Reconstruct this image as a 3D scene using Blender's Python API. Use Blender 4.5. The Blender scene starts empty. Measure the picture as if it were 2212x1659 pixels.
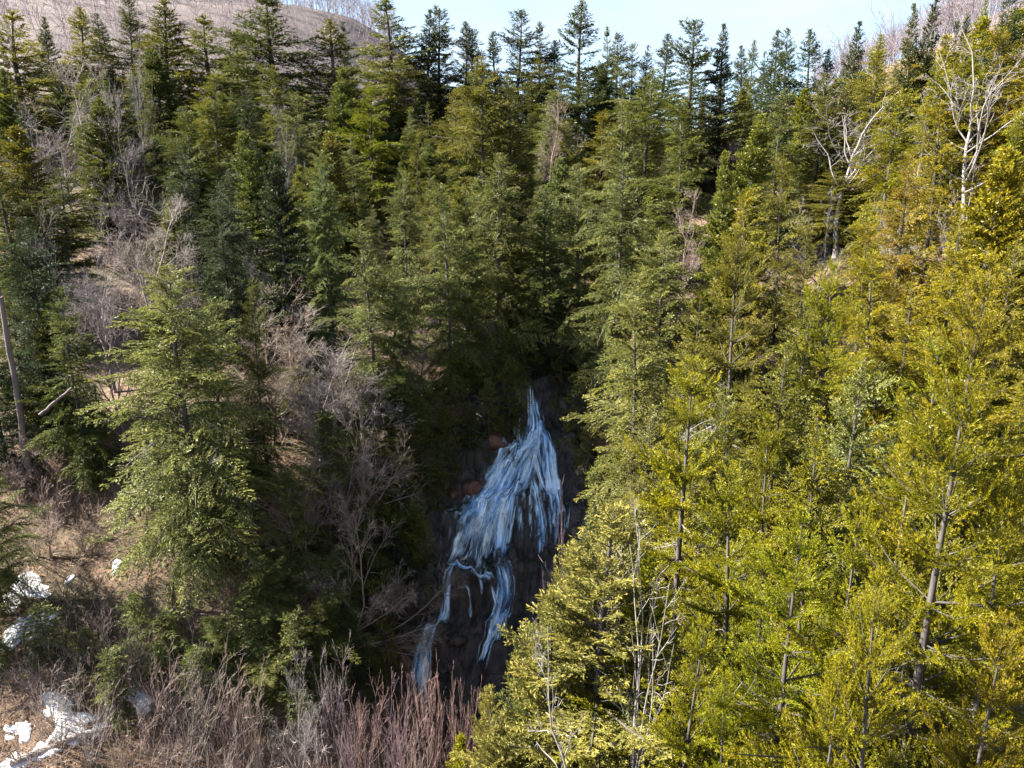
import bpy, math
import numpy as np
from mathutils import Vector

# ------------------------------------------------------------------ camera, sky, sun, exposure
SC = bpy.context.scene
COL = SC.collection
PITCH = math.radians(14.0)
FPX, W0, H0 = 1551.0, 2212.0, 1659.0          # focal length and picture size used for measuring
CAMZ = 34.0
cam_data = bpy.data.cameras.new('camera')
cam_data.sensor_fit = 'HORIZONTAL'
cam_data.sensor_width = 36.0
cam_data.lens = 36.0 * FPX / W0
cam_data.clip_start = 0.5
cam_data.clip_end = 3000.0
cam = bpy.data.objects.new('camera', cam_data)
cam.location = (0, 0, CAMZ)
cam.rotation_euler = (math.pi / 2 - PITCH, 0, 0)
COL.objects.link(cam)
SC.camera = cam

SUN_AZ, SUN_EL = math.radians(-87.0), math.radians(38.0)   # azimuth from the view direction, negative = left
world = bpy.data.worlds.new('World')
SC.world = world
world.use_nodes = True
wn, wl = world.node_tree.nodes, world.node_tree.links
wn.clear()
w_out = wn.new('ShaderNodeOutputWorld')
w_bg = wn.new('ShaderNodeBackground')
w_sky = wn.new('ShaderNodeTexSky')
w_sky.sky_type = 'NISHITA'
w_sky.sun_disc = False
w_sky.sun_elevation = SUN_EL
w_sky.sun_rotation = SUN_AZ
w_sky.altitude = 100
w_sky.air_density = 1.0
w_sky.dust_density = 0.5
w_sky.ozone_density = 1.0
w_tc = wn.new('ShaderNodeTexCoord')
w_map = wn.new('ShaderNodeMapping')
w_map.inputs['Scale'].default_value = (1.2, 1.2, 4.5)
w_map.inputs['Location'].default_value = (3.1, 0.4, 0.2)
w_noise = wn.new('ShaderNodeTexNoise')
w_noise.inputs['Scale'].default_value = 1.6
w_noise.inputs['Detail'].default_value = 6
w_noise.inputs['Roughness'].default_value = 0.55
w_ramp = wn.new('ShaderNodeMapRange')
w_ramp.inputs['From Min'].default_value = 0.44
w_ramp.inputs['From Max'].default_value = 0.66
w_ramp.inputs['To Min'].default_value = 0.0
w_ramp.inputs['To Max'].default_value = 0.6
w_mix = wn.new('ShaderNodeMix')
w_mix.data_type = 'RGBA'
w_mix.inputs['B'].default_value = (3.2, 3.5, 3.9, 1)
wl.new(w_tc.outputs['Generated'], w_map.inputs['Vector'])
wl.new(w_map.outputs['Vector'], w_noise.inputs['Vector'])
wl.new(w_noise.outputs['Fac'], w_ramp.inputs['Value'])
wl.new(w_ramp.outputs['Result'], w_mix.inputs['Factor'])
wl.new(w_sky.outputs['Color'], w_mix.inputs['A'])
wl.new(w_mix.outputs['Result'], w_bg.inputs['Color'])
w_bg.inputs['Strength'].default_value = 0.05
wl.new(w_bg.outputs['Background'], w_out.inputs['Surface'])

sun_data = bpy.data.lights.new('sun', 'SUN')
sun_data.energy = 5.0
sun_data.angle = math.radians(0.5)
sun_data.color = (1.0, 0.94, 0.82)
sun = bpy.data.objects.new('sun', sun_data)
_to_sun = Vector((math.sin(SUN_AZ) * math.cos(SUN_EL), math.cos(SUN_AZ) * math.cos(SUN_EL), math.sin(SUN_EL)))
sun.rotation_euler = _to_sun.to_track_quat('Z', 'Y').to_euler()
sun.location = (-60, -20, 120)
COL.objects.link(sun)

SC.view_settings.view_transform = 'Standard'
SC.view_settings.look = 'None'
SC.view_settings.exposure = 2.72
SC.view_settings.gamma = 1.0
SC.view_settings.use_curve_mapping = False
SC.render.engine = 'CYCLES'
SC.cycles.max_bounces = 5
SC.cycles.diffuse_bounces = 2
SC.cycles.glossy_bounces = 1
SC.cycles.transmission_bounces = 2
SC.cycles.transparent_max_bounces = 12
SC.cycles.caustics_reflective = False
SC.cycles.caustics_refractive = False

# ------------------------------------------------------------------ numeric helpers
SP, CP = math.sin(PITCH), math.cos(PITCH)


def ray(u, v):
    """Slope of the sight line through a measured picture point: (x per metre ahead, z per metre ahead)."""
    x, y = (u - W0 / 2) / FPX, -(v - H0 / 2) / FPX
    Y = CP + y * SP
    return x / Y, (-SP + y * CP) / Y


def at(u, v, d):
    a, b = ray(u, v)
    return np.array((a * d, d, CAMZ + b * d))


def project(x, y, z):
    zz = z - CAMZ
    fwd = y * CP - zz * SP
    up = y * SP + zz * CP
    return W0 / 2 + FPX * x / fwd, H0 / 2 - FPX * up / fwd


def norm(a):
    return a / np.maximum(np.linalg.norm(a, axis=-1, keepdims=True), 1e-9)


def _hash(ix, iy, seed):
    n = (ix.astype(np.int64) * 374761393 + iy.astype(np.int64) * 668265263 + seed * 974711) & 0x7fffffff
    n = ((n ^ (n >> 13)) * 1274126177) & 0x7fffffff
    return ((n ^ (n >> 16)) & 0xffff) / 65535.0


def vnoise(x, y, seed=0):
    x, y = np.asarray(x, float), np.asarray(y, float)
    ix, iy = np.floor(x), np.floor(y)
    fx, fy = x - ix, y - iy
    fx, fy = fx * fx * (3 - 2 * fx), fy * fy * (3 - 2 * fy)
    a, b = _hash(ix, iy, seed), _hash(ix + 1, iy, seed)
    c, d = _hash(ix, iy + 1, seed), _hash(ix + 1, iy + 1, seed)
    return (a + (b - a) * fx) * (1 - fy) + (c + (d - c) * fx) * fy - 0.5


def fbm(x, y, octs=4, seed=0):
    s, a = 0.0, 1.0
    for o in range(octs):
        s = s + a * vnoise(x * 2 ** o, y * 2 ** o, seed + o * 17)
        a *= 0.5
    return s


# ------------------------------------------------------------------ terrain
CTRL = np.array([
    # x, y ahead, z relative to the camera
    (1.5, 52, -13.6), (-2.9, 43.5, -23), (-5.8, 38, -28.6), (-1.5, 41, -26.8), (1, 47, -19.5),
    (-6, 33, -30), (-5, 24, -30.5), (0, 10, -33), (0, -10, -34), (0, -60, -36),
    (-14, 39, -20.5), (-9, 46, -14.5), (-10, 52, -11), (-22, 34, -24), (-30, 38, -21), (-45, 40, -16), (-25, 48, -13), (-30, 56, -12),
    (-40, 66, -6), (-20, 24, -28), (-35, 25, -23), (-60, 30, -14), (-25, 66, -8), (-12, 62, -9),
    (3, 60, -11), (4, 72, -6.5), (6, 85, -1.5), (5, 100, 4), (0, 118, 8.5), (0, 150, 9),
    (-30, 85, -1), (-30, 105, 6), (-65, 85, 4), (-65, 110, 12), (-110, 120, 20), (-35, 130, 12),
    (9, 50, -13), (7, 44, -19), (8, 37, -23), (12, 32, -21.5), (16, 22, -22.5), (3, 20, -25.5), (9, 22, -23), (24, 18, -19), (30, 28, -15), (22, 38, -16), (24, 48, -10),
    (38, 38, -11), (55, 40, -1), (40, 56, -1), (26, 66, -4), (42, 80, 8), (25, 90, 3), (62, 70, 13), (30, 112, 10), (60, 105, 20), (90, 100, 30),
    (60, 10, -10), (-60, -20, -16), (60, -40, -12), (120, 60, 28), (-120, 60, 6),
    (-190, 260, 66), (-100, 270, 67), (-50, 270, 60), (10, 250, 8), (80, 250, 24), (170, 240, 66), (260, 260, 80), (-300, 260, 72),
    (0, 420, 0), (-250, 450, 70), (250, 450, 60), (300, 0, 40), (-300, 0, 30), (0, -300, -30)], float)


def _phi(r2):
    return np.where(r2 > 1e-9, 0.5 * r2 * np.log(np.maximum(r2, 1e-9)), 0.0)


_n = len(CTRL)
_cx, _cy = CTRL[:, 0], CTRL[:, 1]
_K = _phi((_cx[:, None] - _cx) ** 2 + (_cy[:, None] - _cy) ** 2) + np.eye(_n) * 6.0
_Q = np.stack([np.ones(_n), _cx, _cy], 1)
_A = np.block([[_K, _Q], [_Q.T, np.zeros((3, 3))]])
_sol = np.linalg.solve(_A, np.concatenate([CTRL[:, 2], np.zeros(3)]))


def base_z(x, y):
    x, y = np.asarray(x, float), np.asarray(y, float)
    sh = np.broadcast(x, y).shape
    xf, yf = np.broadcast_to(x, sh).ravel(), np.broadcast_to(y, sh).ravel()
    z = _sol[_n] + _sol[_n + 1] * xf + _sol[_n + 2] * yf
    for i in range(_n):
        z = z + _sol[i] * _phi((xf - _cx[i]) ** 2 + (yf - _cy[i]) ** 2)
    return (z + CAMZ).reshape(sh)


def fall_axis(y):
    return np.interp(y, [34, 38, 43.5, 52, 60], [-6.5, -4.5, -1.2, 1.5, 3.0])


def rock_mask(x, y):
    ax = fall_axis(y)
    half = np.interp(y, [34, 38, 44, 52, 58], [4.0, 5.5, 6.0, 4.2, 2.0])
    m = 1 - np.clip((np.abs(x - ax) - half * 0.75) / (half * 0.5), 0, 1)
    m = m * np.clip((y - 34.5) / 2.5, 0, 1) * np.clip((57.5 - y) / 3, 0, 1)
    return m * m * (3 - 2 * m)


def ground_z(x, y):
    z = base_z(x, y)
    return z + 1.1 * fbm(x * 0.12, y * 0.12, 3, 5) + 0.35 * fbm(x * 0.6, y * 0.6, 3, 9) - 2.6 * rock_mask(x, y)


def rock_z(x, y):
    x, y = np.asarray(x, float), np.asarray(y, float)
    b = base_z(x, y)
    q = 3.4
    s = (b - CAMZ + 23.2) / q + 0.5 * fbm(x * 0.35, y * 0.2, 3, 21)
    f = s - np.floor(s)
    t = np.clip((f - 0.30) / 0.62, 0, 1)
    t = t * t * (3 - 2 * t)
    terr = q * (np.floor(s) + t) - 23.2 + CAMZ
    m = rock_mask(x, y)
    z = b * 0.35 + terr * 0.65
    z = z + 0.9 * fbm(x * 0.9, y * 0.35, 4, 31) + 0.7 * np.abs(fbm(x * 1.5, y * 1.2, 3, 47)) + 0.45 * fbm(x * 2.2, y * 1.6, 4, 41)
    s2 = z / 0.9 + 0.4 * fbm(x * 0.8, y * 0.8, 2, 61)
    f2 = s2 - np.floor(s2)
    t2 = np.clip((f2 - 0.25) / 0.5, 0, 1)
    z = z * 0.55 + 0.45 * 0.9 * (np.floor(s2) + t2 * t2 * (3 - 2 * t2) - 0.4 * fbm(x * 0.8, y * 0.8, 2, 61))
    edge = np.clip(m * 3, 0, 1)
    return z * edge + (b - 1.2) * (1 - edge)


def meet(u, v, fn, d0=20.0, d1=140.0):
    """First point where the sight line through a measured point reaches a height field."""
    a, b = ray(u, v)
    d = np.arange(d0, d1, 0.1)
    below = CAMZ + b * d < fn(a * d, d)
    i = int(np.argmax(below)) if below.any() else len(d) - 1
    return np.array((a * d[i], d[i], CAMZ + b * d[i]))


# ------------------------------------------------------------------ materials
def new_mat(name):
    m = bpy.data.materials.new(name)
    m.use_nodes = True
    m.node_tree.nodes.clear()
    return m, m.node_tree.nodes, m.node_tree.links


def N(nodes, t, **kw):
    n = nodes.new(t)
    for k, v in kw.items():
        if k in n.inputs:
            n.inputs[k].default_value = v
        else:
            setattr(n, k, v)
    return n


def foliage_material():
    m, n, l = new_mat('needles')
    out = N(n, 'ShaderNodeOutputMaterial')
    info = N(n, 'ShaderNodeObjectInfo')
    att = N(n, 'ShaderNodeAttribute', attribute_name='tint')
    warm = N(n, 'ShaderNodeMix', data_type='RGBA', blend_type='MULTIPLY')
    warm.inputs['Factor'].default_value = 1.0
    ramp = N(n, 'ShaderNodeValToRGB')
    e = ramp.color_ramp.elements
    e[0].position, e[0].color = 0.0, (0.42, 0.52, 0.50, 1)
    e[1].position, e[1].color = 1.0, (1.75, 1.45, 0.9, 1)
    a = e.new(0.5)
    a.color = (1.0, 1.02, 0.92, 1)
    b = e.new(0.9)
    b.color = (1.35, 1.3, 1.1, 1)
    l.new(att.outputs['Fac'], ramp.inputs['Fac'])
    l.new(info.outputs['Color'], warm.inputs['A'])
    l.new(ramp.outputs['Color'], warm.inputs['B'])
    dif = N(n, 'ShaderNodeBsdfDiffuse')
    tra = N(n, 'ShaderNodeBsdfTranslucent')
    glo = N(n, 'ShaderNodeBsdfGlossy', Roughness=0.45)
    glo.inputs['Color'].default_value = (1, 1, 1, 1)
    m1 = N(n, 'ShaderNodeMixShader', Fac=0.32)
    m2 = N(n, 'ShaderNodeMixShader', Fac=0.015)
    l.new(warm.outputs['Result'], dif.inputs['Color'])
    l.new(warm.outputs['Result'], tra.inputs['Color'])
    l.new(dif.outputs[0], m1.inputs[1])
    l.new(tra.outputs[0], m1.inputs[2])
    l.new(m1.outputs[0], m2.inputs[1])
    l.new(glo.outputs[0], m2.inputs[2])
    l.new(m2.outputs[0], out.inputs['Surface'])
    return m


def bark_material(name, scale, contrast):
    m, n, l = new_mat(name)
    out = N(n, 'ShaderNodeOutputMaterial')
    bs = N(n, 'ShaderNodeBsdfPrincipled', Roughness=0.85)
    info = N(n, 'ShaderNodeObjectInfo')
    tc = N(n, 'ShaderNodeTexCoord')
    mp = N(n, 'ShaderNodeMapping')
    mp.inputs['Scale'].default_value = (1, 1, 0.35)
    no = N(n, 'ShaderNodeTexNoise', Scale=scale, Detail=6.0, Roughness=0.65)
    ramp = N(n, 'ShaderNodeValToRGB')
    e = ramp.color_ramp.elements
    lo = 1 - contrast
    e[0].position, e[0].color = 0.33, (lo, lo * 0.97, lo * 0.95, 1)
    e[1].position, e[1].color = 0.66, (1 + contrast * 0.6,) * 3 + (1,)
    mx = N(n, 'ShaderNodeMix', data_type='RGBA', blend_type='MULTIPLY')
    mx.inputs['Factor'].default_value = 1.0
    bump = N(n, 'ShaderNodeBump', Strength=0.5, Distance=0.03)
    l.new(tc.outputs['Object'], mp.inputs['Vector'])
    l.new(mp.outputs['Vector'], no.inputs['Vector'])
    l.new(no.outputs['Fac'], ramp.inputs['Fac'])
    l.new(info.outputs['Color'], mx.inputs['A'])
    l.new(ramp.outputs['Color'], mx.inputs['B'])
    l.new(mx.outputs['Result'], bs.inputs['Base Color'])
    l.new(no.outputs['Fac'], bump.inputs['Height'])
    l.new(bump.outputs['Normal'], bs.inputs['Normal'])
    l.new(bs.outputs[0], out.inputs['Surface'])
    return m


def ground_material(hill=False):
    m, n, l = new_mat('brushy_hazed_hill_soil' if hill else 'leaf_littered_soil')
    out = N(n, 'ShaderNodeOutputMaterial')
    bs = N(n, 'ShaderNodeBsdfPrincipled', Roughness=0.95)
    tc = N(n, 'ShaderNodeTexCoord')
    n1 = N(n, 'ShaderNodeTexNoise', Scale=0.22, Detail=5.0)
    n2 = N(n, 'ShaderNodeTexNoise', Scale=5.0, Detail=8.0, Roughness=0.75)
    n3 = N(n, 'ShaderNodeTexVoronoi', Scale=7.0)
    for t in (n1, n2, n3):
        l.new(tc.outputs['Object'], t.inputs['Vector'])
    r1 = N(n, 'ShaderNodeValToRGB')
    e = r1.color_ramp.elements
    e[0].position, e[0].color = 0.32, (0.030, 0.022, 0.016, 1)
    e[1].position, e[1].color = 0.70, (0.24, 0.155, 0.10, 1)
    a = e.new(0.5)
    a.color = (0.105, 0.064, 0.040, 1)
    l.new(n2.outputs['Fac'], r1.inputs['Fac'])
    r2 = N(n, 'ShaderNodeValToRGB')
    e = r2.color_ramp.elements
    e[0].position, e[0].color = 0.45, (1, 1, 1, 1)
    e[1].position, e[1].color = 0.62, (0.45, 0.55, 0.35, 1)
    l.new(n1.outputs['Fac'], r2.inputs['Fac'])
    mx = N(n, 'ShaderNodeMix', data_type='RGBA', blend_type='MULTIPLY')
    mx.inputs['Factor'].default_value = 1.0
    l.new(r1.outputs['Color'], mx.inputs['A'])
    l.new(r2.outputs['Color'], mx.inputs['B'])
    mv = N(n, 'ShaderNodeMix', data_type='RGBA', blend_type='OVERLAY')
    mv.inputs['Factor'].default_value = 0.35
    l.new(mx.outputs['Result'], mv.inputs['A'])
    sepc = N(n, 'ShaderNodeSeparateColor')
    l.new(n3.outputs['Color'], sepc.inputs[0])
    l.new(sepc.outputs[0], mv.inputs['B'])
    bump = N(n, 'ShaderNodeBump', Strength=0.9, Distance=0.12)
    l.new(n2.outputs['Fac'], bump.inputs['Height'])
    l.new(mv.outputs['Result'], bs.inputs['Base Color'])
    if hill:
        gm = N(n, 'ShaderNodeMix', data_type='RGBA')
        gm.inputs['Factor'].default_value = 0.75
        gm.inputs['B'].default_value = (0.105, 0.085, 0.09, 1)  # mauve of twigs and litter, with distance haze put into the colour
        l.new(mv.outputs['Result'], gm.inputs['A'])
        l.new(gm.outputs['Result'], bs.inputs['Base Color'])
    l.new(bump.outputs['Normal'], bs.inputs['Normal'])
    l.new(bs.outputs[0], out.inputs['Surface'])
    return m


def rock_material():
    m, n, l = new_mat('wet_rock')
    out = N(n, 'ShaderNodeOutputMaterial')
    bs = N(n, 'ShaderNodeBsdfPrincipled', Roughness=0.30)
    info = N(n, 'ShaderNodeObjectInfo')
    tc = N(n, 'ShaderNodeTexCoord')
    mp = N(n, 'ShaderNodeMapping')
    mp.inputs['Scale'].default_value = (1, 1, 0.5)
    n1 = N(n, 'ShaderNodeTexNoise', Scale=0.9, Detail=9.0, Roughness=0.7)
    n2 = N(n, 'ShaderNodeTexNoise', Scale=7.0, Detail=6.0, Roughness=0.7)
    geo = N(n, 'ShaderNodeNewGeometry')
    sep = N(n, 'ShaderNodeSeparateXYZ')
    l.new(geo.outputs['Normal'], sep.inputs[0])
    l.new(tc.outputs['Object'], mp.inputs['Vector'])
    l.new(mp.outputs['Vector'], n1.inputs['Vector'])
    l.new(mp.outputs['Vector'], n2.inputs['Vector'])
    r1 = N(n, 'ShaderNodeValToRGB')
    e = r1.color_ramp.elements
    e[0].position, e[0].color = 0.40, (0.22, 0.22, 0.23, 1)
    e[1].position, e[1].color = 0.63, (2.3, 2.0, 1.8, 1)
    l.new(n1.outputs['Fac'], r1.inputs['Fac'])
    mx = N(n, 'ShaderNodeMix', data_type='RGBA', blend_type='MULTIPLY')
    mx.inputs['Factor'].default_value = 1.0
    l.new(info.outputs['Color'], mx.inputs['A'])
    l.new(r1.outputs['Color'], mx.inputs['B'])
    # moss on the upward faces, broken up by noise
    ms = N(n, 'ShaderNodeMath', operation='MULTIPLY')
    mr = N(n, 'ShaderNodeMapRange')
    mr.inputs['From Min'].default_value = 0.36
    mr.inputs['From Max'].default_value = 0.62
    mr.inputs['To Max'].default_value = 0.65
    l.new(sep.outputs['Z'], ms.inputs[0])
    l.new(n2.outputs['Fac'], ms.inputs[1])
    l.new(ms.outputs[0], mr.inputs['Value'])
    moss = N(n, 'ShaderNodeMix', data_type='RGBA')
    moss.inputs['B'].default_value = (0.035, 0.045, 0.014, 1)
    l.new(mr.outputs['Result'], moss.inputs['Factor'])
    l.new(mx.outputs['Result'], moss.inputs['A'])
    bump = N(n, 'ShaderNodeBump', Strength=1.0, Distance=0.35)
    l.new(n1.outputs['Fac'], bump.inputs['Height'])
    vo = N(n, 'ShaderNodeTexVoronoi', Scale=0.75, feature='DISTANCE_TO_EDGE')
    wv = N(n, 'ShaderNodeMix', data_type='RGBA', blend_type='ADD')
    wv.inputs['Factor'].default_value = 0.5
    l.new(mp.outputs['Vector'], wv.inputs['A'])
    l.new(n2.outputs['Color'], wv.inputs['B'])
    l.new(wv.outputs['Result'], vo.inputs['Vector'])
    vr = N(n, 'ShaderNodeMapRange')
    vr.inputs['From Max'].default_value = 0.05
    l.new(vo.outputs['Distance'], vr.inputs['Value'])
    b3 = N(n, 'ShaderNodeBump', Strength=0.6, Distance=0.12)
    l.new(vr.outputs['Result'], b3.inputs['Height'])
    l.new(bump.outputs['Normal'], b3.inputs['Normal'])
    b2 = N(n, 'ShaderNodeBump', Strength=0.9, Distance=0.08)
    l.new(n2.outputs['Fac'], b2.inputs['Height'])
    l.new(b3.outputs['Normal'], b2.inputs['Normal'])
    l.new(b2.outputs['Normal'], bs.inputs['Normal'])
    l.new(moss.outputs['Result'], bs.inputs['Base Color'])
    l.new(bs.outputs[0], out.inputs['Surface'])
    return m


def water_material():
    m, n, l = new_mat('silky_falling_water')
    out = N(n, 'ShaderNodeOutputMaterial')
    uv = N(n, 'ShaderNodeUVMap', uv_map='flow')
    mp = N(n, 'ShaderNodeMapping')
    mp.inputs['Scale'].default_value = (3.0, 0.13, 1)
    no = N(n, 'ShaderNodeTexNoise', Scale=2.0, Detail=4.0, Roughness=0.55)
    no.inputs['Distortion'].default_value = 0.12
    mp2 = N(n, 'ShaderNodeMapping')
    mp2.inputs['Scale'].default_value = (2.2, 0.5, 1)
    mp2.inputs['Location'].default_value = (7.3, 2.1, 0)
    no2 = N(n, 'ShaderNodeTexNoise', Scale=1.6, Detail=4.0, Roughness=0.6)
    att = N(n, 'ShaderNodeAttribute', attribute_name='body')
    sc1 = N(n, 'ShaderNodeMath', operation='MULTIPLY_ADD')
    sc1.inputs[1].default_value = 1.7
    sc1.inputs[2].default_value = -0.85
    sc2 = N(n, 'ShaderNodeMath', operation='MULTIPLY_ADD')
    sc2.inputs[1].default_value = 1.5
    sc2.inputs[2].default_value = -0.75
    add = N(n, 'ShaderNodeMath', operation='ADD')
    add2 = N(n, 'ShaderNodeMath', operation='ADD')
    mr = N(n, 'ShaderNodeMapRange', interpolation_type='SMOOTHSTEP')
    mr.inputs['From Min'].default_value = 0.16
    mr.inputs['From Max'].default_value = 0.92
    mr.inputs['To Max'].default_value = 0.97
    l.new(uv.outputs['UV'], mp.inputs['Vector'])
    l.new(uv.outputs['UV'], mp2.inputs['Vector'])
    l.new(mp.outputs['Vector'], no.inputs['Vector'])
    l.new(mp2.outputs['Vector'], no2.inputs['Vector'])
    l.new(no.outputs['Fac'], sc1.inputs[0])
    l.new(no2.outputs['Fac'], sc2.inputs[0])
    l.new(sc1.outputs[0], add.inputs[0])
    l.new(att.outputs['Fac'], add.inputs[1])
    l.new(add.outputs[0], add2.inputs[0])
    l.new(sc2.outputs[0], add2.inputs[1])
    l.new(add2.outputs[0], mr.inputs['Value'])
    bs = N(n, 'ShaderNodeBsdfPrincipled', Roughness=0.35)
    cr = N(n, 'ShaderNodeValToRGB')
    e = cr.color_ramp.elements
    e[0].position, e[0].color = 0.38, (0.08, 0.36, 0.80, 1)  # blue skylight on the shaded water is put into this colour
    e[1].position, e[1].color = 0.63, (0.84, 0.94, 1.0, 1)
    l.new(no.outputs['Fac'], cr.inputs['Fac'])
    l.new(cr.outputs['Color'], bs.inputs['Base Color'])
    bump = N(n, 'ShaderNodeBump', Strength=0.6, Distance=0.08)
    l.new(no.outputs['Fac'], bump.inputs['Height'])
    l.new(bump.outputs['Normal'], bs.inputs['Normal'])
    tr = N(n, 'ShaderNodeBsdfTransparent')
    tr.inputs['Color'].default_value = (0.93, 0.95, 0.97, 1)
    mx = N(n, 'ShaderNodeMixShader')
    l.new(mr.outputs['Result'], mx.inputs['Fac'])
    l.new(tr.outputs[0], mx.inputs[1])
    l.new(bs.outputs[0], mx.inputs[2])
    l.new(mx.outputs[0], out.inputs['Surface'])
    return m


def snow_material():
    m, n, l = new_mat('old_snow')
    out = N(n, 'ShaderNodeOutputMaterial')
    bs = N(n, 'ShaderNodeBsdfPrincipled', Roughness=0.6)
    tc = N(n, 'ShaderNodeTexCoord')
    no = N(n, 'ShaderNodeTexNoise', Scale=3.5, Detail=7.0, Roughness=0.7)
    r = N(n, 'ShaderNodeValToRGB')
    e = r.color_ramp.elements
    e[0].position, e[0].color = 0.34, (0.22, 0.18, 0.155, 1)
    e[1].position, e[1].color = 0.50, (0.50, 0.52, 0.565, 1)
    l.new(tc.outputs['Object'], no.inputs['Vector'])
    l.new(no.outputs['Fac'], r.inputs['Fac'])
    l.new(r.outputs['Color'], bs.inputs['Base Color'])
    bump = N(n, 'ShaderNodeBump', Strength=0.6, Distance=0.1)
    l.new(no.outputs['Fac'], bump.inputs['Height'])
    l.new(bump.outputs['Normal'], bs.inputs['Normal'])
    l.new(bs.outputs[0], out.inputs['Surface'])
    return m


M_NEEDLE = foliage_material()
M_BARK = bark_material('rough_bark', 6.0, 0.5)
M_PALE = bark_material('pale_lichened_bark', 3.5, 0.38)
M_GROUND = ground_material()
M_HILL = ground_material(True)
M_ROCK = rock_material()
M_WATER = water_material()
M_SNOW = snow_material()


# ------------------------------------------------------------------ mesh helpers
def mesh_from(name, verts, quads=None, tris=None, mat=None, tint=None, smooth=False):
    me = bpy.data.meshes.new(name)
    verts = np.ascontiguousarray(verts, np.float32)
    nq = 0 if quads is None else len(quads)
    nt = 0 if tris is None else len(tris)
    loops = np.concatenate([np.asarray(a, np.int32).ravel() for a in (quads, tris) if a is not None and len(a)])
    me.vertices.add(len(verts))
    me.vertices.foreach_set('co', verts.ravel())
    me.loops.add(len(loops))
    me.loops.foreach_set('vertex_index', loops)
    starts = np.concatenate([np.arange(nq) * 4, nq * 4 + np.arange(nt) * 3]).astype(np.int32)
    me.polygons.add(nq + nt)
    me.polygons.foreach_set('loop_start', starts)
    if smooth:
        me.polygons.foreach_set('use_smooth', np.ones(nq + nt, bool))
    if tint is not None:
        at_ = me.attributes.new('tint', 'FLOAT', 'FACE')
        at_.data.foreach_set('value', np.ascontiguousarray(tint, np.float32))
    me.update(calc_edges=True)
    if mat:
        me.materials.append(mat)
    return me


def link(name, data, parent=None, color=None):
    o = bpy.data.objects.new(name, data)
    COL.objects.link(o)
    if parent is not None:
        o.parent = parent
    if color is not None:
        o.color = tuple(color) + (1.0,)
    return o


def tag(o, label=None, category=None, group=None, kind=None):
    for k, v in (('label', label), ('category', category), ('group', group), ('kind', kind)):
        if v:
            o[k] = v
    return o


def tubes(pts, rad, sides):
    """pts (n,k,3), rad (n,k) -> vertices and quads of n round tapered tubes."""
    n, k, _ = pts.shape
    tan = np.empty_like(pts)
    tan[:, 1:-1] = pts[:, 2:] - pts[:, :-2]
    tan[:, 0] = pts[:, 1] - pts[:, 0]
    tan[:, -1] = pts[:, -1] - pts[:, -2]
    tan = norm(tan)
    ref = np.where(np.abs(tan[:, :1, 2:3]) > 0.8, np.array([1.0, 0, 0]), np.array([0, 0, 1.0]))
    a = norm(np.cross(tan, np.broadcast_to(ref, tan.shape)))
    b = np.cross(tan, a)
    th = np.arange(sides) * 2 * np.pi / sides
    v = pts[:, :, None] + rad[:, :, None, None] * (np.cos(th)[None, None, :, None] * a[:, :, None] + np.sin(th)[None, None, :, None] * b[:, :, None])
    idx = np.arange(n * k * sides).reshape(n, k, sides)
    r = np.roll(idx, -1, axis=2)
    q = np.stack([idx[:, :-1], r[:, :-1], r[:, 1:], idx[:, 1:]], -1).reshape(-1, 4)
    return v.reshape(-1, 3), q


def merge(parts):
    vs, qs, o = [], [], 0
    for v, q in parts:
        vs.append(v)
        qs.append(q + o)
        o += len(v)
    return np.concatenate(vs), np.concatenate(qs)


def diamonds(base, d, nrm, ln, w):
    """Small folded leaf-like blades: 4 vertices and one folded quad each."""
    side = norm(np.cross(d, nrm)) * (w * 0.5)[:, None]
    mid = base + d * (ln * 0.5)[:, None] - nrm * (w * 0.25)[:, None]
    v = np.stack([base, mid + side, base + d * ln[:, None], mid - side], 1)
    return v


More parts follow.
